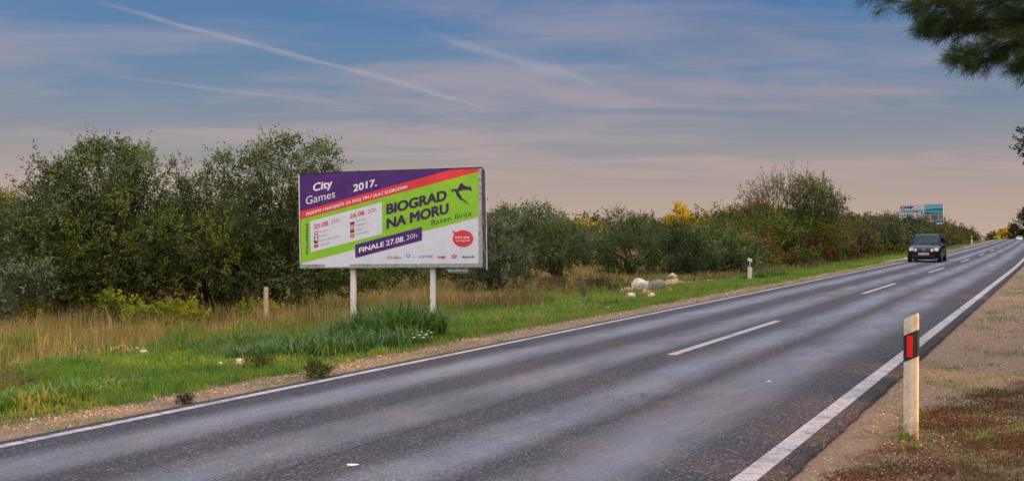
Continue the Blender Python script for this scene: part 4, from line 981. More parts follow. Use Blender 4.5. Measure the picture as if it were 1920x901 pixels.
# ------------------------------------------------------------------ delineators
def m_post(t, p, o):
    P = t.obj(); n = t.noise(P, 9, 5, .7); g_ = t.noise(P, 60, 3, .6); z_ = t.sep(P)[2]
    c = t.mix(t.rng(n, .4, .7), srgb(226, 216, 196), srgb(200, 184, 158)); c = t.mix(t.rng(g_, .62, .72), c, srgb(140, 116, 90))
    c = t.mix(t.m('MULTIPLY', t.rng(z_, .25, 0), t.rng(n, .3, .6)), c, srgb(140, 116, 90))
    t.put(p.inputs['Base Color'], c); p.inputs['Roughness'].default_value = .45
M_plast = mat('marker_plastic', m_post)
M_blk = grainy(srgb(46, 42, 40), .2, 20, .6)('black_band'); M_red = mat('red_reflector', color=(.82, .016, .012), rough=.22)
M_wref = mat('white_reflector', color=(.7, .72, .75), rough=.15); M_rivet = mat('rivet', color=(.35, .1, .08), rough=.3)
def delineator(label, loc, rz, refl, mirror=1, H=1.0):
    T = thing('marker_post', label, 'marker post', loc, rz, 'white roadside marker posts')
    W, Dp = .118, .045
    def prism(mb, z0, z1, sl, grow, mi=0, taper=0.0):
        q = W / 2 + grow; d = Dp / 2 + grow; n = 8; ring = []
        prof = [(-q, -d * .35), (-q * .9, -d * .85), (0, -d), (q * .9, -d * .85), (q, -d * .35), (q, d * .5), (q * .85, d), (-q * .85, d), (-q, d * .5)]
        vs = [(x_, y_, z0 + sl * (x_ * mirror / W)) for x_, y_ in prof] + [(x_, y_, z1 + sl * (x_ * mirror / W)) for x_, y_ in prof]
        k = len(prof); mb.add(vs, [tuple(range(k))[::-1], tuple(range(k, 2 * k))] + [(i, (i + 1) % k, k + (i + 1) % k, k + i) for i in range(k)], mi)
    mb = MB()
    q = W / 2; d = Dp / 2
    prof = [(-q, -d * .35), (-q * .9, -d * .85), (0, -d), (q * .9, -d * .85), (q, -d * .35), (q, d * .5), (q * .85, d), (-q * .85, d), (-q, d * .5)]
    lv = [(-.15, 0), (.02, 0), (H * .5, 0), (H - .035, .055), (H - .005, .055)]; vs = []
    for i, (z_, sl) in enumerate(lv):
        sc = (1, 1, 1, 1, .9)[i]
        vs += [(x_ * sc, y_ * sc, z_ + sl * (x_ * mirror / W)) for x_, y_ in prof]
    k = len(prof); fs = [tuple(range(k))[::-1], tuple(range(4 * k, 5 * k))]
    for j in range(4): fs += [(j * k + i, j * k + (i + 1) % k, (j + 1) * k + (i + 1) % k, (j + 1) * k + i) for i in range(k)]
    mb.add(vs, fs); mb.build('body', M_plast, T, bevel=.003)
    mb = MB(); prism(mb, H * .645, H * .86, .055, .0022); mb.build('black_band', M_blk, T)
    mb = MB(); mb.box((-.004 * mirror, -Dp / 2 - .006, H * .75), (.042 if mirror > 0 else .022, .010, .175 if mirror > 0 else .13)); r_ = mb.build('reflector', refl, T, bevel=.003)
    for dz_ in (-.075, .075):
        if mirror > 0: mb = MB(); mb.disc((-.004 * mirror, -Dp / 2 - .010, H * .75 + dz_), .004, (0, -1, 0), .004, 8); mb.build('rivet', M_rivet, r_)
    return T
g0 = gp(1708, 822); roadang = math.atan2(CA, SA) - math.pi / 2
delineator('near white marker post with black band and red reflector, standing in the foreground verge', g0, roadang - R(9), M_red, 1, g0.y * 232 / FPX)
for (lab, px, py, top, L_) in (
    ('white marker post with black band across the road left of the hedge', 1406, 527, 484, 0),
    ('small far white marker post right of the black car, nearest of the three', 1822, 459, 442, 0),
    ('small far white marker post between the other two far ones', 1842, 453, 440, 0),
    ('tiniest far white marker post at the crest of the road', 1875, 449, 442, 0)):
    c = gp(px, py); d_ = delineator(lab, c, roadang + R(6), M_wref, -1, c.y * (py - top) / FPX); d_.scale = (1.4, 1.3, 1)

# ------------------------------------------------------------------ billboard
M_purple = grainy(srgb(78, 34, 122), .18, 3, .5)('poster_purple'); M_pred = grainy(srgb(224, 58, 70), .08, 3, .5)('poster_red')
M_pgreen = grainy(srgb(142, 204, 44), .08, 3, .5)('poster_green'); M_pwhite = grainy(srgb(218, 224, 242), .04, 4, .5)('poster_white')
M_ptext = mat('poster_dark_print', color=srgb(62, 24, 88), rough=.5); M_pdkt = mat('poster_grey_print', color=srgb(60, 62, 66), rough=.5)
M_tw = mat('poster_white_print', color=srgb(242, 244, 252), rough=.5); M_pr2 = mat('poster_red_print', color=srgb(206, 34, 52), rough=.5)
M_blue = mat('poster_blue_print', color=srgb(50, 130, 170), rough=.5); M_gr2 = mat('poster_green_print', color=srgb(20, 110, 64), rough=.5)
M_yel = mat('poster_yellow_print', color=srgb(226, 172, 40), rough=.5); M_blk2 = mat('poster_black_print', color=srgb(26, 24, 28), rough=.5)
M_fdark = grainy(srgb(46, 50, 66), .3, 12, .6, dirt=srgb(120, 110, 104), dscale=9)('frame_dark')
M_fzinc = grainy(srgb(156, 162, 164), .2, 14, .5, dirt=srgb(104, 106, 100), dscale=7)('frame_zinc')
M_frust = grainy(srgb(176, 172, 168), .25, 20, .6, dirt=srgb(136, 104, 78), dscale=9)('frame_peeling')
M_wsteel = grainy(srgb(226, 226, 230), .06, 10, .45, dirt=srgb(186, 182, 178), dscale=5)('white_steel')

def text_pts(txt, thick=0.0, res=4):
    cu = bpy.data.curves.new('t', 'FONT'); cu.body = txt; cu.size = 1; cu.offset = thick; cu.resolution_u = res
    ob = bpy.data.objects.new('t', cu); COL.objects.link(ob); dg = bpy.context.evaluated_depsgraph_get(); dg.update()
    me = ob.evaluated_get(dg).to_mesh(); vs = [tuple(v.co[:2]) for v in me.vertices]; fs = [tuple(p.vertices) for p in me.polygons]
    ob.evaluated_get(dg).to_mesh_clear(); bpy.data.objects.remove(ob); bpy.data.curves.remove(cu); return vs, fs
class Panel:
    """flat print laid on a board; points given through P -> local (x, z)"""
    def __init__(s, P): s.mb = MB(); s.P = P
    def shape(s, pts, lay, mi):
        q = [s.P(*p) for p in pts]
        from mathutils.geometry import tessellate_polygon
        fs = tessellate_polygon([[Vector((a, b, 0)) for a, b in q]])
        s.mb.add([(a, -lay * .0022 - .004, b) for a, b in q], fs, mi)
    def text(s, txt, p0, p1, cap, mi, thick=0.0, lay=4, up=(0, -1)):
        vs, fs = text_pts(txt, min(thick, 0)); x0 = min(v[0] for v in vs); x1 = max(v[0] for v in vs); ch = .73
        for i, (ox, oy) in enumerate([(0, 0)] if thick <= 0 else [(0, 0), (-1, 0), (1, 0), (0, .6), (0, -.6), (-.8, .5), (.8, -.5), (.8, .5), (-.8, -.5)]):
            s._lay([(a + ox * thick * 1.3, b + oy * thick * 1.3) for a, b in vs], fs, x0, x1, ch, p0, p1, cap, mi, lay + i * .12, up)
    def _lay(s, vs, fs, x0, x1, ch, p0, p1, cap, mi, lay, up):
        out = []
        for x_, y_ in vs:
            f = (x_ - x0) / (x1 - x0); a = p0[0] + (p1[0] - p0[0]) * f + up[0] * cap * y_ / ch; b = p0[1] + (p1[1] - p0[1]) * f + up[1] * cap * y_ / ch
            q = s.P(a, b); out.append((q[0], -lay * .0022 - .004, q[1]))
        s.mb.add(out, fs, mi)
def board_frame(xl, Yl, ytl, ybl, xr, Yr, ytr, ybr):
    bl, br, tl_, tr_ = at(xl, ybl, Yl), at(xr, ybr, Yr), at(xl, ytl, Yl), at(xr, ytr, Yr)
    X = (br - bl); W = X.length; X.normalize(); Nn = X.cross(Vector((0, 0, 1))).normalized(); Z = Nn.cross(X).normalized() * -1
    if Z.z < 0: Z = -Z
    H = ((tl_ - bl).length + (tr_ - br).length) / 2
    Mx = Matrix((( X.x, -Nn.x, Z.x, bl.x), (X.y, -Nn.y, Z.y, bl.y), (X.z, -Nn.z, Z.z, bl.z), (0, 0, 0, 1)))
    return Mx, W, H, X, Nn, Z
Mx, BW, BH, BX, BN, BZ = board_frame(563, 27.6, 326, 502.5, 905, 26.3, 315, 500.5)
if BN.y > 0: BN = -BN
Mi = Mx.inverted()
if (Mx.to_3x3() @ Vector((0, -1, 0))).y > 0: pass
org_b = Mx.translation.copy()
def P1(cx, cy):                                   # detail crop coordinates -> board local
    px, py = 550 + cx / 4.0946, 300 + cy / 4.0946; d = ray(px, py); o_ = Vector((0, 0, CAMZ)); n = BN
    k = (org_b - o_).dot(n) / d.dot(n); q = Mi @ (o_ + d * k); return q.x, q.z
cen = org_b + BX * BW / 2; BT = thing('billboard', 'large roadside billboard with a purple, red and green sports poster on two white posts', 'billboard', (cen.x, cen.y, float(terr(cen.x, cen.y))))
def place(o, M=Mx, T=BT): o.parent = T; o.matrix_parent_inverse = Matrix.Identity(4); o.matrix_basis = Matrix.Translation(-T.location) @ M; return o
mb = MB()
DP = .30
mb.box((BW / 2, DP / 2 + .004, BH / 2), (BW - .02, DP, BH - .02), 0); place(mb.build('box', M_fdark, None, bevel=.012))
mb = MB(); mb.box((BW / 2, .0, .055), (BW, .05, .11)); place(mb.build('frame_rail', M_fzinc, None, bevel=.006))
mb = MB(); mb.box((BW - .05, .0, BH / 2 + .057), (.10, .05, BH - .118)); place(mb.build('frame_rail', M_frust, None, bevel=.006))
mb = MB(); mb.box((.012, .0, BH / 2 + .057), (.024, .05, BH - .118)); place(mb.build('frame_rail', M_wsteel, None, bevel=.004))
mb = MB(); mb.box((BW / 2, .03, BH + .012), (BW + .01, .12, .03)); place(mb.build('frame_rail', M_fdark, None, bevel=.006))
mb = MB(); mb.box((BW + .004, DP * .55, BH / 2 - .02), (.02, DP * .8, BH + .01)); place(mb.build('side_panel', grainy(srgb(58, 66, 104), .3, 9, .5, dirt=srgb(150, 140, 140), dscale=6)('side_paint'), None, bevel=.004))
mb = MB(); mb.box((BW + .012, DP + .0, BH / 2 - .05), (.03, .04, BH + .05)); place(mb.build('frame_rail', M_wsteel, None, bevel=.004))
pn = Panel(P1)
WH, PU, RE, GR, TX, DK, TW, R2, BL, G2, YE, BK = range(12)
pn.shape([(60, 112), (1422, 66), (1424, 792), (65, 800)], 0, WH)
pn.shape([(60, 112), (1222, 72), (60, 393)], 1, PU)
pn.shape([(60, 393), (1222, 72), (1422, 65), (1422, 90), (60, 456)], 1.0, RE)
pn.shape([(60, 456), (1422, 90), (1423, 437), (64, 792)], 1, GR)
pn.shape([(132, 470), (683, 322), (687, 567), (138, 706)], 2, WH)
pn.shape([(480, 648), (988, 512), (991, 516), (991, 612), (988, 616), (482, 750), (479, 746), (478, 652)], 2, PU)
def ell(cx, cy, rx, ry, a0=0, a1=360, n=28): return [(cx + rx * math.cos(R(a0 + (a1 - a0) * i / n)), cy + ry * math.sin(R(a0 + (a1 - a0) * i / n))) for i in range(n + (a1 - a0 != 360))]
pn.shape([(1220, 536)] + ell(1305, 602, 80, 65, 228, 228 + 335 - 20, 30) + [(1236, 566)], 1.5, RE)
mapz = [(1050, 405), (1078, 408), (1100, 395), (1140, 402), (1160, 398), (1165, 370), (1185, 358), (1187, 332), (1215, 300), (1240, 305), (1262, 332), (1300, 352), (1350, 362), (1368, 345), (1388, 362), (1390, 398), (1410, 410), (1393, 440), (1372, 420), (1330, 413), (1280, 418), (1240, 412), (1222, 436), (1192, 425), (1180, 448), (1195, 480), (1215, 510), (1230, 545), (1262, 575), (1302, 608), (1340, 648), (1370, 676), (1330, 655), (1278, 612), (1240, 588), (1200, 580), (1170, 542), (1142, 510), (1138, 480), (1122, 450), (1104, 428), (1084, 440), (1070, 462), (1058, 438)]
pn.shape([((730 + a / 9.01 - 550) * 4.0946, (310 + b / 9.01 - 300) * 4.0946) for a, b in mapz], 3, TX)
pn.text('City', (158, 242), (302, 204), 62, TW, .022); pn.text('Games', (101, 343), (325, 286), 64, TW, -.004)
pn.text('2017.', (466, 243), (643, 197), 56, TW, .022)
pn.shape([(146, 408), (158, 405), (158, 408.5), (146, 411.5)], 6, TW); pn.text('DODITE I NAVIJAJTE ZA SVOJ TIM / ULAZ SLOBODAN', (104, 427), (876, 216), 25, TW, .018)
pn.text('POLUFINALE', (118, 719), (118, 486), 19, TX, .02, 3, (-1, 0))
pn.text('25.08.', (163, 528), (278, 498), 36, R2, .012); pn.text('20h', (293, 489), (359, 472), 34, R2, -.012)
pn.text('26.08.', (440, 447), (557, 415), 35, R2, .012); pn.text('20h', (573, 412), (640, 394), 33, R2, -.012)
pn.text('BIOGRAD', (722, 414), (1176, 304), 78, TX, .036); pn.text('NA MORU', (724, 525), (1191, 404), 78, TX, .036)
pn.text('Bazen Ilirija', (1063, 500), (1371, 424), 42, TX, -.004)
pn.text('FINALE', (510, 710), (698, 660), 38, TW, .022); pn.text('27.08.', (717, 657), (858, 620), 42, TW, .014); pn.text('20h', (872, 614), (953, 592), 38, TW, -.012)
pn.text("Let's play", (1250, 600), (1357, 598), 20, TW, .012); pn.text('some games!', (1251, 624), (1358, 622), 15, TW, .008)
for tx_, a, b in (('HRVATSKA', (205, 556), (274, 540)), ('ITALIJA', (205, 590), (254, 578)), ('BOSNA I HERCEGOVINA', (207, 624), (357, 586)), ('CRNA GORA', (207, 657), (284, 638)),
                  ('SLOVENIJA', (487, 472), (558, 455)), ('MADARSKA', (487, 507), (562, 489)), ('SRBIJA', (487, 541), (533, 530)), ('MAKEDONIJA', (487, 573), (574, 552))):
    pn.text(tx_, a, b, 9, DK, 0)
def flag(x_, y_, cols, vert=False):
    w_, h, sl = 33, 25, -8
    for i, c in enumerate(cols):
        f0, f1 = i / len(cols), (i + 1) / len(cols)
        if vert: q = [(x_ + w_ * f0, y_ + sl * f0), (x_ + w_ * f1, y_ + sl * f1), (x_ + w_ * f1, y_ + sl * f1 + h), (x_ + w_ * f0, y_ + sl * f0 + h)]
        else: q = [(x_, y_ + h * f0), (x_ + w_, y_ + sl + h * f0), (x_ + w_, y_ + sl + h * f1), (x_, y_ + h * f1)]
        pn.shape(q, 3, c)
flag(163, 552, [R2, TW, TX]); flag(163, 585, [G2, TW, R2], True); flag(163, 616, [TX]); pn.shape([(172, 614), (192, 609), (192, 630)], 4, YE); flag(163, 650, [R2]); pn.shape(ell(180, 657, 5, 5, n=10), 4, YE)
flag(440, 478, [TX, R2]); flag(440, 508, [R2, TW, G2]); flag(440, 537, [R2, TX]); flag(440, 572, [R2]); pn.shape(ell(457, 580, 7, 6, n=10), 5, YE); pn.shape([(440, 582), (473, 570), (473, 576), (440, 588)], 4, YE)
# sponsors row
for rr in (0, 1): 
    pn.shape(ell(742, 744, 20, 13), 1.5, R2) if rr == 0 else pn.shape(ell(742, 744, 17, 10), 2, WH)
pn.text('sos', (729, 750), (756, 749), 13, R2, .0); pn.text('EVENT', (774, 739), (808, 738), 7, DK); pn.text('agency', (772, 752), (833, 750), 11, DK, .012)
hp = [(885, 751), (868, 734), (870, 723), (878, 720), (885, 727), (892, 720), (900, 723), (902, 734)]; pn.shape(hp, 1.5, BL); pn.shape([(885 + (a - 885) * .6, 733 + (b - 733) * .6) for a, b in hp], 2, WH)
pn.text('biograd', (918, 744), (940, 744), 5, DK)
pn.text('ILIRIJA RESORT', (970, 748), (1076, 744), 18, BL, .0); pn.text('hotels', (1058, 754), (1076, 753), 5, DK)
pn.shape([(1110, 734), (1114, 734), (1114, 752), (1110, 752)], 2, R2); pn.shape([(1117, 734), (1121, 734), (1121, 752), (1117, 752)], 2, R2); pn.text('HEP', (1126, 752), (1170, 751), 17, R2, .035)
pn.shape([(1208, 738), (1222, 728), (1230, 733), (1237, 716), (1244, 733), (1254, 726), (1264, 737), (1237, 742)], 2, R2); pn.shape([(1214, 746), (1258, 744), (1250, 752), (1220, 753)], 2, R2); pn.shape([(1218, 736), (1254, 734), (1237, 739)], 3, WH)
pn.shape([(1302, 734), (1318, 734), (1318, 750), (1302, 750)], 2, G2); pn.text('DUKE', (1320, 749), (1374, 747), 13, G2, .02); pn.shape(ell(1383, 740, 8, 8, n=12), 2, G2)
pm = pn.mb.build('poster', [M_pwhite, M_purple, M_pred, M_pgreen, M_ptext, M_pdkt, M_tw, M_pr2, M_blue, M_gr2, M_yel, M_blk2], None)
pm.data.transform(Matrix.Translation((0, -.022, 0))); place(pm)
# torn paper along the lower rail
for q in ([(250, 798), (436, 796), (436, 818), (300, 820), (242, 820)], [(950, 792), (966, 792), (962, 812)]):
    pn = Panel(P1); pn.shape(q, 0, 0); pm = pn.mb.build('torn_paper', M_pwhite, None); pm.data.transform(Matrix.Translation((0, -.030, 0))); place(pm)
# address plate
pl_ = MB(); a = P1(1190, 830); b = P1(1333, 862)
pl_.box(((a[0] + b[0]) / 2, .03, (a[1] + b[1]) / 2), (b[0] - a[0], .012, a[1] - b[1]), 1); pl_.box(((a[0] + b[0]) / 2, .024, (a[1] + b[1]) / 2), (b[0] - a[0] - .02, .012, a[1] - b[1] - .02), 0)
pp = place(pl_.build('address_plate', [M_blk2, M_tw], None))
for q in (.2, .8): 
    m2 = MB(); m2.box((a[0] + (b[0] - a[0]) * q, .05, a[1] + .03), (.02, .02, .1)); place(m2.build('bracket', M_fdark, None))
pn = Panel(P1); pn.text('bnm-plakat.com', (1195, 851), (1328, 850), 15, 0, .02); pm = pn.mb.build('plate_lettering', M_tw, None); pm.data.transform(Matrix.Translation((0, .022, 0))); place(pm)
for u in (1.42, 3.585):
    base = Mx @ Vector((u, .15, 0)); gz = float(terr(base.x, base.y)); mb = MB()
    h = base.z - gz; ang = math.atan2(BX.y, BX.x); Rz = Matrix.Rotation(ang, 3, 'Z')
    fl_ = .125
    for dy in (-.042, .042): mb.box(Rz @ Vector((0, dy, -h / 2 + .03)) , (fl_, .014, h + .3), 0, Rz)
    mb.box((0, 0, -h / 2 + .03), (.012, .068, h + .3), 0, Rz)
    o = mb.build('post', M_wsteel, None); o.parent = BT; o.location = base - BT.location
    mb = MB(); mb.box(base - BT.location - Vector((0, 0, h - .03)), (.3, .3, .08), 0, Rz); mb.build('footing', M_conc, BT)
for u in (.6, 1.47, 3.62, 4.4):
    mb = MB(); mb.box((u, .33, BH / 2), (.06, .05, BH * .9)); place(mb.build('rear_brace', M_wsteel, None))

# second billboard, far off above the hedge
Mx2, W2, H2, X2, N2, Z2 = board_frame(1686, 126, 384, 421, 1768, 123, 382, 421)
if N2.y > 0: N2 = -N2
Mi2 = Mx2.inverted(); o2 = Mx2.translation.copy()
def P2(cx, cy):
    px, py = 1660 + cx / 12.87, 370 + cy / 12.87; d = ray(px, py); o_ = Vector((0, 0, CAMZ)); k = (o2 - o_).dot(N2) / d.dot(N2); q = Mi2 @ (o_ + d * k); return q.x, q.z
cen = o2 + X2 * W2 / 2; B2 = thing('billboard', 'small far billboard with camp lettering and lake photos above the hedge', 'billboard', (cen.x, cen.y, float(terr(cen.x, cen.y))))
pl2 = lambda o: place(o, Mx2, B2)
mb = MB(); mb.box((W2 / 2, .15, H2 / 2), (W2, .28, H2)); pl2(mb.build('box', M_wsteel, None, bevel=.02))
pn = Panel(P2)
M_teal = mat('print_teal', color=srgb(18, 130, 146), rough=.5); M_navy = mat('print_navy', color=srgb(20, 70, 122), rough=.5); M_lteal = mat('print_turquoise', color=srgb(16, 166, 176), rough=.5)
M_lsky = mat('print_pale_sky', color=srgb(112, 160, 190), rough=.5); M_sand = mat('print_brown', color=srgb(104, 84, 66), rough=.5); M_gray = grainy(srgb(186, 186, 194), .06, 3, .5)('print_grey')
def lay(pts, l, mi): pn.shape(pts, l * 4, mi)
lay([(338, 178), (1392, 152), (1400, 655), (345, 655)], 0, 0)
lay([(945, 166), (1388, 154), (1388, 262), (945, 290)], 1, 3); lay([(945, 288), (1388, 262), (1390, 400), (945, 416)], 1, 4); lay([(948, 292), (1180, 270), (1388, 262), (1388, 300), (1000, 306)], 2, 2)
lay([(945, 340), (1140, 372), (1390, 386), (1390, 410), (945, 416)], 2, 5)
lay([(950, 432), (1092, 428), (1092, 540), (950, 545)], 1, 5); lay([(985, 470), (1092, 430), (1092, 490), (1060, 500)], 2, 4); lay([(1108, 430), (1278, 424), (1278, 545), (1108, 548)], 1, 5)
lay([(1290, 424), (1396, 420), (1396, 520), (1290, 530)], 1, 6); lay([(1190, 530), (1396, 515), (1396, 590), (1190, 600)], 3, 4); lay([(1200, 575), (1396, 568), (1396, 592), (1200, 598)], 4, 2)
lay([(1225, 622), (1375, 615), (1375, 632), (1225, 640)], 3, 7)
pn.text('CAMP', (370, 275), (672, 268), 62, 8, .04, 6); pn.text('VRANSKO', (372, 365), (905, 357), 62, 1, .035, 6); pn.text('LAKE', (372, 462), (672, 456), 62, 1, .035, 6)
pm = pn.mb.build('poster', [M_gray, M_teal, M_navy, M_lsky, M_lteal, M_sand, mat('print_rust', color=srgb(150, 90, 70)), M_tw, M_blk2], None); pm.data.transform(Matrix.Translation((0, .0, 0))); pl2(pm)
mb = MB()
for u in (1.4, 3.6):
    base = Mx2 @ Vector((u, .15, 0)); gz = float(terr(base.x, base.y)); h = base.z - gz; mb = MB(); mb.box(base - B2.location - Vector((0, 0, h / 2 - .02)), (.16, .16, h + .2)); mb.build('post', M_wsteel, B2)


# ------------------------------------------------------------------ cars
M_tyre = mat('tyre_rubber', color=(.015, .015, .016), rough=.85); M_rim = mat('wheel_rim', color=(.35, .36, .38), rough=.3, metal=.8)
M_black = mat('black_trim', color=(.012, .012, .013), rough=.55); M_chrome = mat('chrome', color=(.75, .76, .78), rough=.12, metal=1)
M_lens = mat('headlamp_lens', color=(.82, .82, .80), rough=.2, metal=.1); M_int = mat('cabin_fabric', color=(.03, .035, .04), rough=.9)
M_plate = mat('number_plate', color=srgb(216, 206, 200), rough=.4)
def m_glass(t, p, o):
    gl = t.n.new('ShaderNodeBsdfGlossy'); gl.inputs['Roughness'].default_value = .03; gl.inputs['Color'].default_value = (.5, .72, .9, 1)
    tr = t.n.new('ShaderNodeBsdfTransparent'); tr.inputs[0].default_value = (.62, .80, .80, 1)
    fr = t.n.new('ShaderNodeFresnel'); fr.inputs[0].default_value = 1.5; mx = t.n.new('ShaderNodeMixShader')
    t.l.new(t.m('MULTIPLY', fr.outputs[0], .9, clamp=True), mx.inputs[0]); t.l.new(tr.outputs[0], mx.inputs[1]); t.l.new(gl.outputs[0], mx.inputs[2]); t.l.new(mx.outputs[0], o.inputs['Surface'])
M_glass = mat('window_glass', m_glass)
def hatchback(label, loc, rz, paint, plate=None):
    T = thing('parked_car' if False else 'hatchback_car', label, 'car', loc, rz)
    # front at -y (local), x to the side
    secs = [  # y, halfwidth, z bottom, z shoulder, z centre
        (-1.94, .60, .34, .56, .57), (-1.90, .70, .24, .64, .67), (-1.78, .785, .20, .72, .77), (-1.55, .815, .19, .80, .85), (-1.2, .825, .19, .86, .91), (-.85, .828, .19, .915, .96),
        (-.3, .83, .19, .94, .95), (.5, .83, .19, .96, .96), (1.2, .83, .19, .98, .98), (1.6, .81, .22, .98, .99), (1.84, .77, .28, .92, .95), (1.92, .70, .34, .70, .72)]
    V = []; F = []; k = 13
    for y_, w_, zb, zs, zc in secs:
        half = [(0, zb), (w_ * .80, zb), (w_ * .965, zb + .06), (w_, zb + (zs - zb) * .38), (w_ * .995, zb + (zs - zb) * .72), (w_ * .95, zs - .02), (w_ * .86, zs + (zc - zs) * .3), (0, zc)]
        ring = [(x_, y_, z_) for x_, z_ in half] + [(-x_, y_, z_) for x_, z_ in half[-2:0:-1]]; V += ring; k = len(ring)
    for i in range(len(secs) - 1):
        for j in range(k): F.append((i * k + j, i * k + (j + 1) % k, (i + 1) * k + (j + 1) % k, (i + 1) * k + j))
    F.append(tuple(range(k))[::-1]); F.append(tuple(len(V) - k + j for j in range(k)))
    mb = MB(); mb.add(V, [f[::-1] for f in F]); body = mb.build('body', paint, T, smooth=True)
    md = body.modifiers.new('sub', 'SUBSURF'); md.levels = 1; md.render_levels = 2
    # roof and pillars
    zb = .93; ft = [(-.70, -.90, zb), (-.54, -.22, 1.39)]; 
    A0, A1 = Vector((.71, -.92, .92)), Vector((.51, -.22, 1.385)); B0_, B1 = Vector((.72, .45, .95)), Vector((.575, .42, 1.43)); C0, C1 = Vector((.70, 1.55, .98)), Vector((.53, 1.32, 1.385))
    mir = lambda v: Vector((-v.x, v.y, v.z))
    mb = MB()
    for m_ in (lambda v: v, mir):
        mb.tube([m_(A0), m_(A0.lerp(A1, .5)) + Vector((0, 0, .015)), m_(A1), m_(Vector((.575, .15, 1.43))), m_(B1), m_(Vector((.56, .95, 1.42))), m_(C1)], .034, 8); mb.tube([m_(B0_), m_(B1)], .04, 8)
        mb.tube([m_(C0), m_(C0.lerp(C1, .6)), m_(C1)], [.12, .09, .05], 8)
    ys = [-.24, -.05, .2, .6, 1.0, 1.25, 1.36]; zs_ = [1.385, 1.43, 1.455, 1.46, 1.45, 1.42, 1.39]; ws = [.51, .53, .545, .555, .545, .53, .51]
    vs = []; n = 9
    for y_, z_, w_ in zip(ys, zs_, ws):
        for j in range(n): u = -1 + 2 * j / (n - 1); vs.append((w_ * u, y_, z_ - .045 * abs(u) ** 3 + .012))
    for y_, z_, w_ in zip(ys, zs_, ws):
        for j in range(n): u = -1 + 2 * j / (n - 1); vs.append((w_ * u, y_, z_ - .045 * abs(u) ** 3 - .015))
    fs = [(i * n + j, i * n + j + 1, (i + 1) * n + j + 1, (i + 1) * n + j) for i in range(6) for j in range(8)]; o_ = 7 * n
    fs += [(o_ + a, o_ + d, o_ + c, o_ + b) for a, b, c, d in fs[:]]
    fs += [(j, o_ + j, o_ + j + 1, j + 1) for j in range(n - 1)] + [(6 * n + j, 6 * n + j + 1, o_ + 6 * n + j + 1, o_ + 6 * n + j) for j in range(n - 1)]
    mb.add(vs, fs); mb.build('roof', paint, T, smooth=True)
    def pane(name, q, bow=.04, par=T):
        a, b, c, d = q; m_ = MB(); vs = []; nrm = (b - a).cross(d - a).normalized()
        for i in range(6):
            for j in range(6):
                u, v = i / 5, j / 5; p = a.lerp(b, u).lerp(d.lerp(c, u), v); vs.append(p + nrm * bow * (1 - (2 * u - 1) ** 2))
        m_.add(vs, [(i * 6 + j, (i + 1) * 6 + j, (i + 1) * 6 + j + 1, i * 6 + j + 1) for i in range(5) for j in range(5)]); return m_.build(name, M_glass, par, smooth=True)
    pane('windscreen', (mir(A0), A0, A1, mir(A1)), .05)
    pane('rear_window', (C0, mir(C0), mir(C1), C1), .03)
    for m_ in (lambda v: v, mir):
        pane('side_window', (m_(A0 + Vector((0, .1, 0))), m_(B0_), m_(B1), m_(A1)), 0); pane('side_window', (m_(B0_), m_(C0), m_(C1), m_(B1)), 0)
    # bumper, grille
    mb = MB(); mb.box((0, -1.925, .33), (1.10, .05, .13)); mb.build('lower_grille', M_black, T, bevel=.02)
    mb = MB(); mb.box((0, -1.90, .17), (1.30, .14, .06)); mb.build('air_dam', M_black, T, bevel=.02)
    mb = MB(); mb.box((0, -1.935, .505), (1.22, .04, .035)); mb.build('bumper_strip', M_black, T, bevel=.01)
    for sx in (-1, 1):
        for (cx, cz_, rr, yy) in ((.61, .655, .105, -1.86), (.40, .625, .070, -1.905)):
            m_ = MB(); m_.disc((sx * cx, yy + .05, cz_), rr, (sx * .12, -.97, .14), .085, 22, 0); h_ = m_.build('headlight', M_lens, T, smooth=False)
            m_ = MB(); ring = [Vector((sx * cx, yy - .035, cz_)) + Vector((math.cos(a), 0, math.sin(a))) * rr for a in [i * math.pi / 10 for i in range(21)]]; m_.tube(ring, .010, 6); m_.build('rim', M_chrome, h_)
        m_ = MB(); m_.box((sx * .93, -.74, 1.0), (.17, .10, .13)); mi_ = m_.build('wing_mirror', paint, T, bevel=.035)
        m_ = MB(); m_.tube([(sx * .80, -.74, .95), (sx * .88, -.74, .97)], .025, 8); m_.build('stalk', M_black, mi_)
        m_ = MB(); m_.box((sx * .93, -.686, 1.0), (.14, .008, .10)); m_.build('mirror_glass', M_chrome, mi_)
        m_ = MB(); m_.box((sx * .832, -.35, .60), (.008, .012, .62)); m_.build('door_gap', M_black, T)
        m_ = MB(); m_.box((sx * .845, .35, .80), (.03, .15, .025)); m_.build('door_handle', M_black, T)
        m_ = MB(); m_.box((sx * .838, -.1, .50), (.02, 2.0, .04)); m_.build('side_strip', M_black, T)
        m_ = MB(); m_.box((sx * .62, 1.90, .82), (.2, .06, .22)); m_.build('tail_light', M_red, T, bevel=.02)
        for y_ in (-1.27, 1.20):
            m_ = MB(); c = Vector((sx * .665, y_, .295)); ax = Vector((sx, 0, 0))
            m_.tube([c - ax * .0, c + ax * .02, c + ax * .15, c + ax * .178], [.27, .295, .295, .265], 28); wh = m_.build('wheel', M_tyre, T, smooth=False)
            m_ = MB(); m_.tube([c + ax * .172, c + ax * .186], [.20, .185], 24); m_.build('rim', M_rim, wh)
            m_ = MB(); m_.disc(c - ax * .02 + Vector((0, 0, .02)), .345, ax, .170, 26); m_.build('wheel_arch', M_black, T)
    # badge: ring with a V over a W
    m_ = MB(); cy_, cz_ = -1.925, .645; m_.disc((0, cy_ + .03, cz_), .068, (0, -1, .1), .03, 24); bd = m_.build('badge', M_black, T)
    m_ = MB(); ring = [Vector((math.cos(a) * .068, cy_ - .006, cz_ + math.sin(a) * .068)) for a in [i * math.pi / 12 for i in range(25)]]; m_.tube(ring, .010, 6)
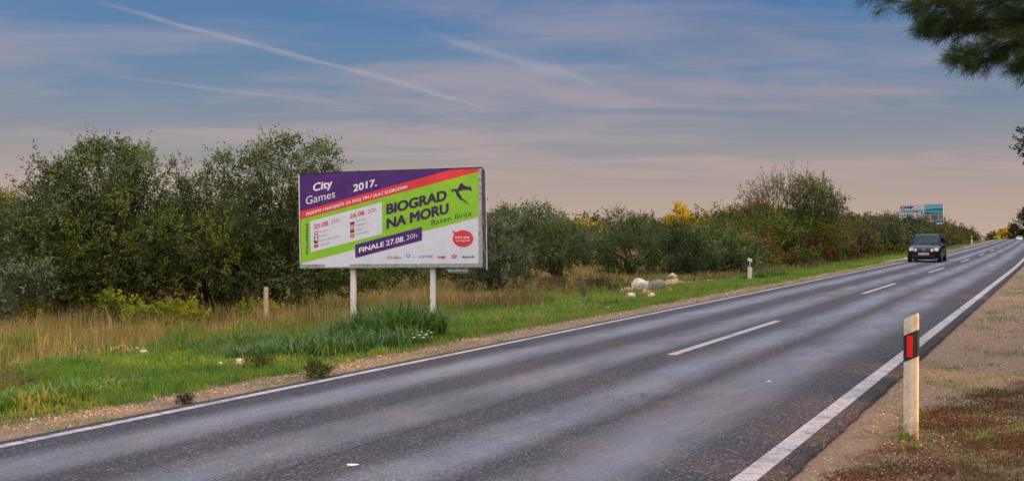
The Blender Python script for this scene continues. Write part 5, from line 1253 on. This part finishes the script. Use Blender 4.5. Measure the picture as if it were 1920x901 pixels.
    for pts in ([(-.026, .055), (0, .008), (.026, .055)], [(-.055, .03), (-.026, -.045), (0, 0), (.026, -.045), (.055, .03)]):
        m_.tube([(a, cy_ - .008, cz_ + b) for a, b in pts], .008, 5)
    m_.build('emblem', M_chrome, bd)
    m_ = MB(); m_.box((0, -1.965, .435), (.52, .016, .115)); pl = m_.build('number_plate', M_plate, T, bevel=.004)
    if plate:
        vs, fs = text_pts(plate, .01); x0 = min(v[0] for v in vs); x1 = max(v[0] for v in vs)
        m_ = MB(); m_.add([((v[0] - x0) / (x1 - x0) * .44 - .22, -1.976, .405 + v[1] * .075 / .73) for v in vs], fs); m_.build('plate_lettering', M_blk2, pl)
    for sx in (-1, 1):
        m_ = MB(); m_.tube([(sx * .14 - .0, -.96, .985), (sx * .14 + .45, -1.0, .97)], .008, 5); m_.build('wiper', M_black, T)
        m_ = MB(); m_.box((sx * .34, .55, .75), (.46, .12, .62), 0, Matrix.Rotation(R(-12), 3, 'X')); m_.box((sx * .34, .25, .50), (.46, .5, .12)); m_.tube([(sx * .34, .60, 1.02), (sx * .34, .62, 1.20)], [.09, .10], 10); m_.build('seat', M_int, T, bevel=.03)
    m_ = MB(); m_.box((0, -.60, .86), (1.30, .45, .12)); m_.build('dashboard', M_int, T, bevel=.03)
    m_ = MB(); m_.tube([Vector((.34, -.32, .93)) + Vector((math.cos(a) * .18, -math.sin(a) * .07, math.sin(a) * .17)) for a in [i * math.pi / 10 for i in range(21)]], .014, 6); m_.build('steering_wheel', M_black, T)
    return T
def m_carpaint(col):
    return mat('car_paint', color=col, rough=.45, spec=.15, Coat_Weight=.3, Coat_Roughness=.04)
Mc_black = m_carpaint((.004, .007, .022)); Mc_white = m_carpaint((.7, .7, .7))
def on_road(s, tt): q = tt + float(c_of(s)); x_, y_ = xy(s, q); return Vector((x_, y_, float(crest(s))))
cp = at(1733, 491, 55.8); cs, ct = st(cp.x, cp.y)
cs += 1.5; loc = on_road(cs, 6.03 - 0); 
slope_c = (float(c_of(cs + 2)) - float(c_of(cs))) / 2
# keep the measured lateral place
ct = st(*at(1733, 491, 55.8).xy)[1]
loc = Vector((*xy(cs, ct), 0.0))
rz_car = roadang + math.atan(slope_c)
hatch = hatchback('small black hatchback with round headlights driving towards the camera with two people inside', loc, rz_car, Mc_black, 'ZD·545·JI')
wc = at(1911, 450, 325); wc.z = float(crest(st(wc.x, wc.y)[0])); hatchback('tiny distant white car coming over the crest of the road', wc, roadang + .04, Mc_white)

# people in the black car: one continuous skinned body each
M_skin = mat('skin', color=(.42, .26, .19), rough=.6); M_hair = mat('hair', color=(.03, .022, .018), rough=.7); M_shirt = mat('dark_shirt', color=(.035, .04, .06), rough=.9); M_shirt2 = mat('grey_shirt', color=(.16, .16, .18), rough=.9)
def seated(label, lx, arms, shirt, seed):
    Mw = Matrix.Translation(loc) @ Matrix.Rotation(rz_car, 4, 'Z'); T = thing('person', label, 'person', Mw @ Vector((lx, .38, .56)), rz_car)
    V = [(0, .05, 0), (0, .09, .22), (0, .10, .40), (0, .08, .50), (0, .05, .58), (0, .03, .68), (0, .04, .76)]; Rr = [(.15, .12), (.13, .11), (.16, .10), (.06, .06), (.055, .055), (.085, .10), (.07, .08)]
    E = [(i, i + 1) for i in range(6)]
    def add(par, pts):
        for p, r in pts: V.append(p); Rr.append((r, r)); E.append((par, len(V) - 1)); par = len(V) - 1
    for sx in (-1, 1):
        add(2, [((sx * .18, .09, .42), .062), ((sx * .22, -.08, .22), .05), (((sx * .14) if arms else sx * .16, -.36 if arms else -.22, .33 if arms else .08), .036), (((sx * .13) if arms else sx * .10, -.45 if arms else -.32, .37 if arms else .05), .034)])
        add(0, [((sx * .10, -.08, .0), .085), ((sx * .13, -.42, .04), .065), ((sx * .13, -.55, -.25), .045)])
    me = bpy.data.meshes.new('body'); me.from_pydata(V, E, []); ob = bpy.data.objects.new('tmp', me); COL.objects.link(ob)
    md = ob.modifiers.new('skin', 'SKIN'); md.use_smooth_shade = True
    for i, sv in enumerate(me.skin_vertices[0].data): sv.radius = Rr[i]; sv.use_root = (i == 0)
    m2 = ob.modifiers.new('sub', 'SUBSURF'); m2.levels = 2
    dg = bpy.context.evaluated_depsgraph_get(); dg.update(); nm = bpy.data.meshes.new_from_object(ob.evaluated_get(dg)); bpy.data.objects.remove(ob)
    nm.materials.clear(); o = link('body', nm, T, [shirt, M_skin])
    for p in nm.polygons:
        z_ = p.center.z; p.material_index = 1 if z_ > .50 or (arms and p.center.y < -.38 and z_ > .25) or (not arms and p.center.y < -.27 and -.0 < z_ < .12 and abs(p.center.x) < .12) else 0
    mb = MB(); vs = []; n = 14
    for i in range(7):
        ph = i / 6 * math.pi * .62
        for j in range(n): a = 2 * math.pi * j / n; dn_ = .0 if math.sin(a) > -.3 else .03; vs.append((.092 * math.sin(ph) * math.cos(a), .055 + .105 * math.sin(ph) * math.sin(a), .70 + .105 * math.cos(ph) + dn_ * (i / 6)))
    mb.add(vs, [(i * n + j, i * n + (j + 1) % n, (i + 1) * n + (j + 1) % n, (i + 1) * n + j) for i in range(6) for j in range(n)]); mb.build('hair', M_hair, T, smooth=True)
    mb = MB(); mb.tube([(0, -.068, .70), (0, -.085, .675), (0, -.07, .66)], [.008, .014, .010], 6); mb.build('nose', M_skin, T, smooth=True)
    for sx in (-1, 1): mb = MB(); mb.disc((sx * .032, -.060, .71), .009, (0, -1, 0), .006, 8); mb.build('eye', M_blk2, T)
    mb = MB(); mb.box((0, -.066, .635), (.045, .012, .01)); mb.build('mouth', mat('lips', color=(.3, .12, .1)), T)
    return T
seated('driver in a dark shirt holding the steering wheel of the black hatchback', .34, True, M_shirt, 1)
seated('front passenger in a grey top sitting beside the driver of the black hatchback', -.34, False, M_shirt2, 2)

# ------------------------------------------------------------------ litter
M_twig = grainy(srgb(70, 50, 40), .2, 20, .9)('twig_wood'); M_lf = grainy(srgb(120, 58, 40), .2, 20, .9)('dead_leaf')
def leaf_litter(label, px, py, ln, mt, rz):
    c = gp(px, py); s_, q = st(c.x, c.y); 
    if 1.7 < q - float(c_of(s_)) < 7.5: c.z = float(crest(s_)) + .003
    mb = MB(); mb.add([(-ln / 2, 0, .004), (-ln * .1, -ln * .16, .012), (ln / 2, 0, .006), (0, ln * .15, .014), (-ln / 2, 0, .0), (-ln * .1, -ln * .16, .006), (ln / 2, 0, .0), (0, ln * .15, .008)], [(0, 1, 2, 3), (7, 6, 5, 4), (0, 4, 5, 1), (1, 5, 6, 2), (2, 6, 7, 3), (3, 7, 4, 0)])
    o = mb.build('fallen_leaf', mt); o.location = c; o.rotation_euler = (0, 0, rz); tag(o, label, 'leaf', 'fallen leaves on the near verge')
leaf_litter('curled dark leaf on the gravel right of the near marker post, the longest', 1743, 716, .09, M_twig, .1)
leaf_litter('curled dark leaf on the gravel right of the longest one', 1784, 715, .07, M_twig, -.1)
leaf_litter('reddish leaf on the gravel above the longest dark leaf', 1776, 692, .06, M_lf, .3)
leaf_litter('dark leaf at the upper right of the gravel beside the grass patch', 1818, 700, .05, M_lf, .2)
leaf_litter('small reddish leaf lying on the asphalt below the centre dashes', 1407, 570, .17, M_lf, -.1)
for i, (px, py) in enumerate(((1442, 728), (660, 893), (1268, 540))):
    c = gp(px, py); s_, q = st(c.x, c.y); c.z = .003; mb = MB(); r_ = .03 if i != 1 else .045
    mb.add([(r_ * math.cos(a) * (1 + .3 * math.sin(3 * a + i)), .7 * r_ * math.sin(a), 0) for a in [k * .785 for k in range(8)]] + [(0, 0, .006)], [(k, (k + 1) % 8, 8) for k in range(8)])
    o = mb.build('paper_scrap', M_white); o.location = c; tag(o, ('white speck of litter on the asphalt left of the near marker post', 'white scrap on the asphalt at the bottom of the frame', 'tiny white scrap on the far lane above the centre line')[i], 'litter')
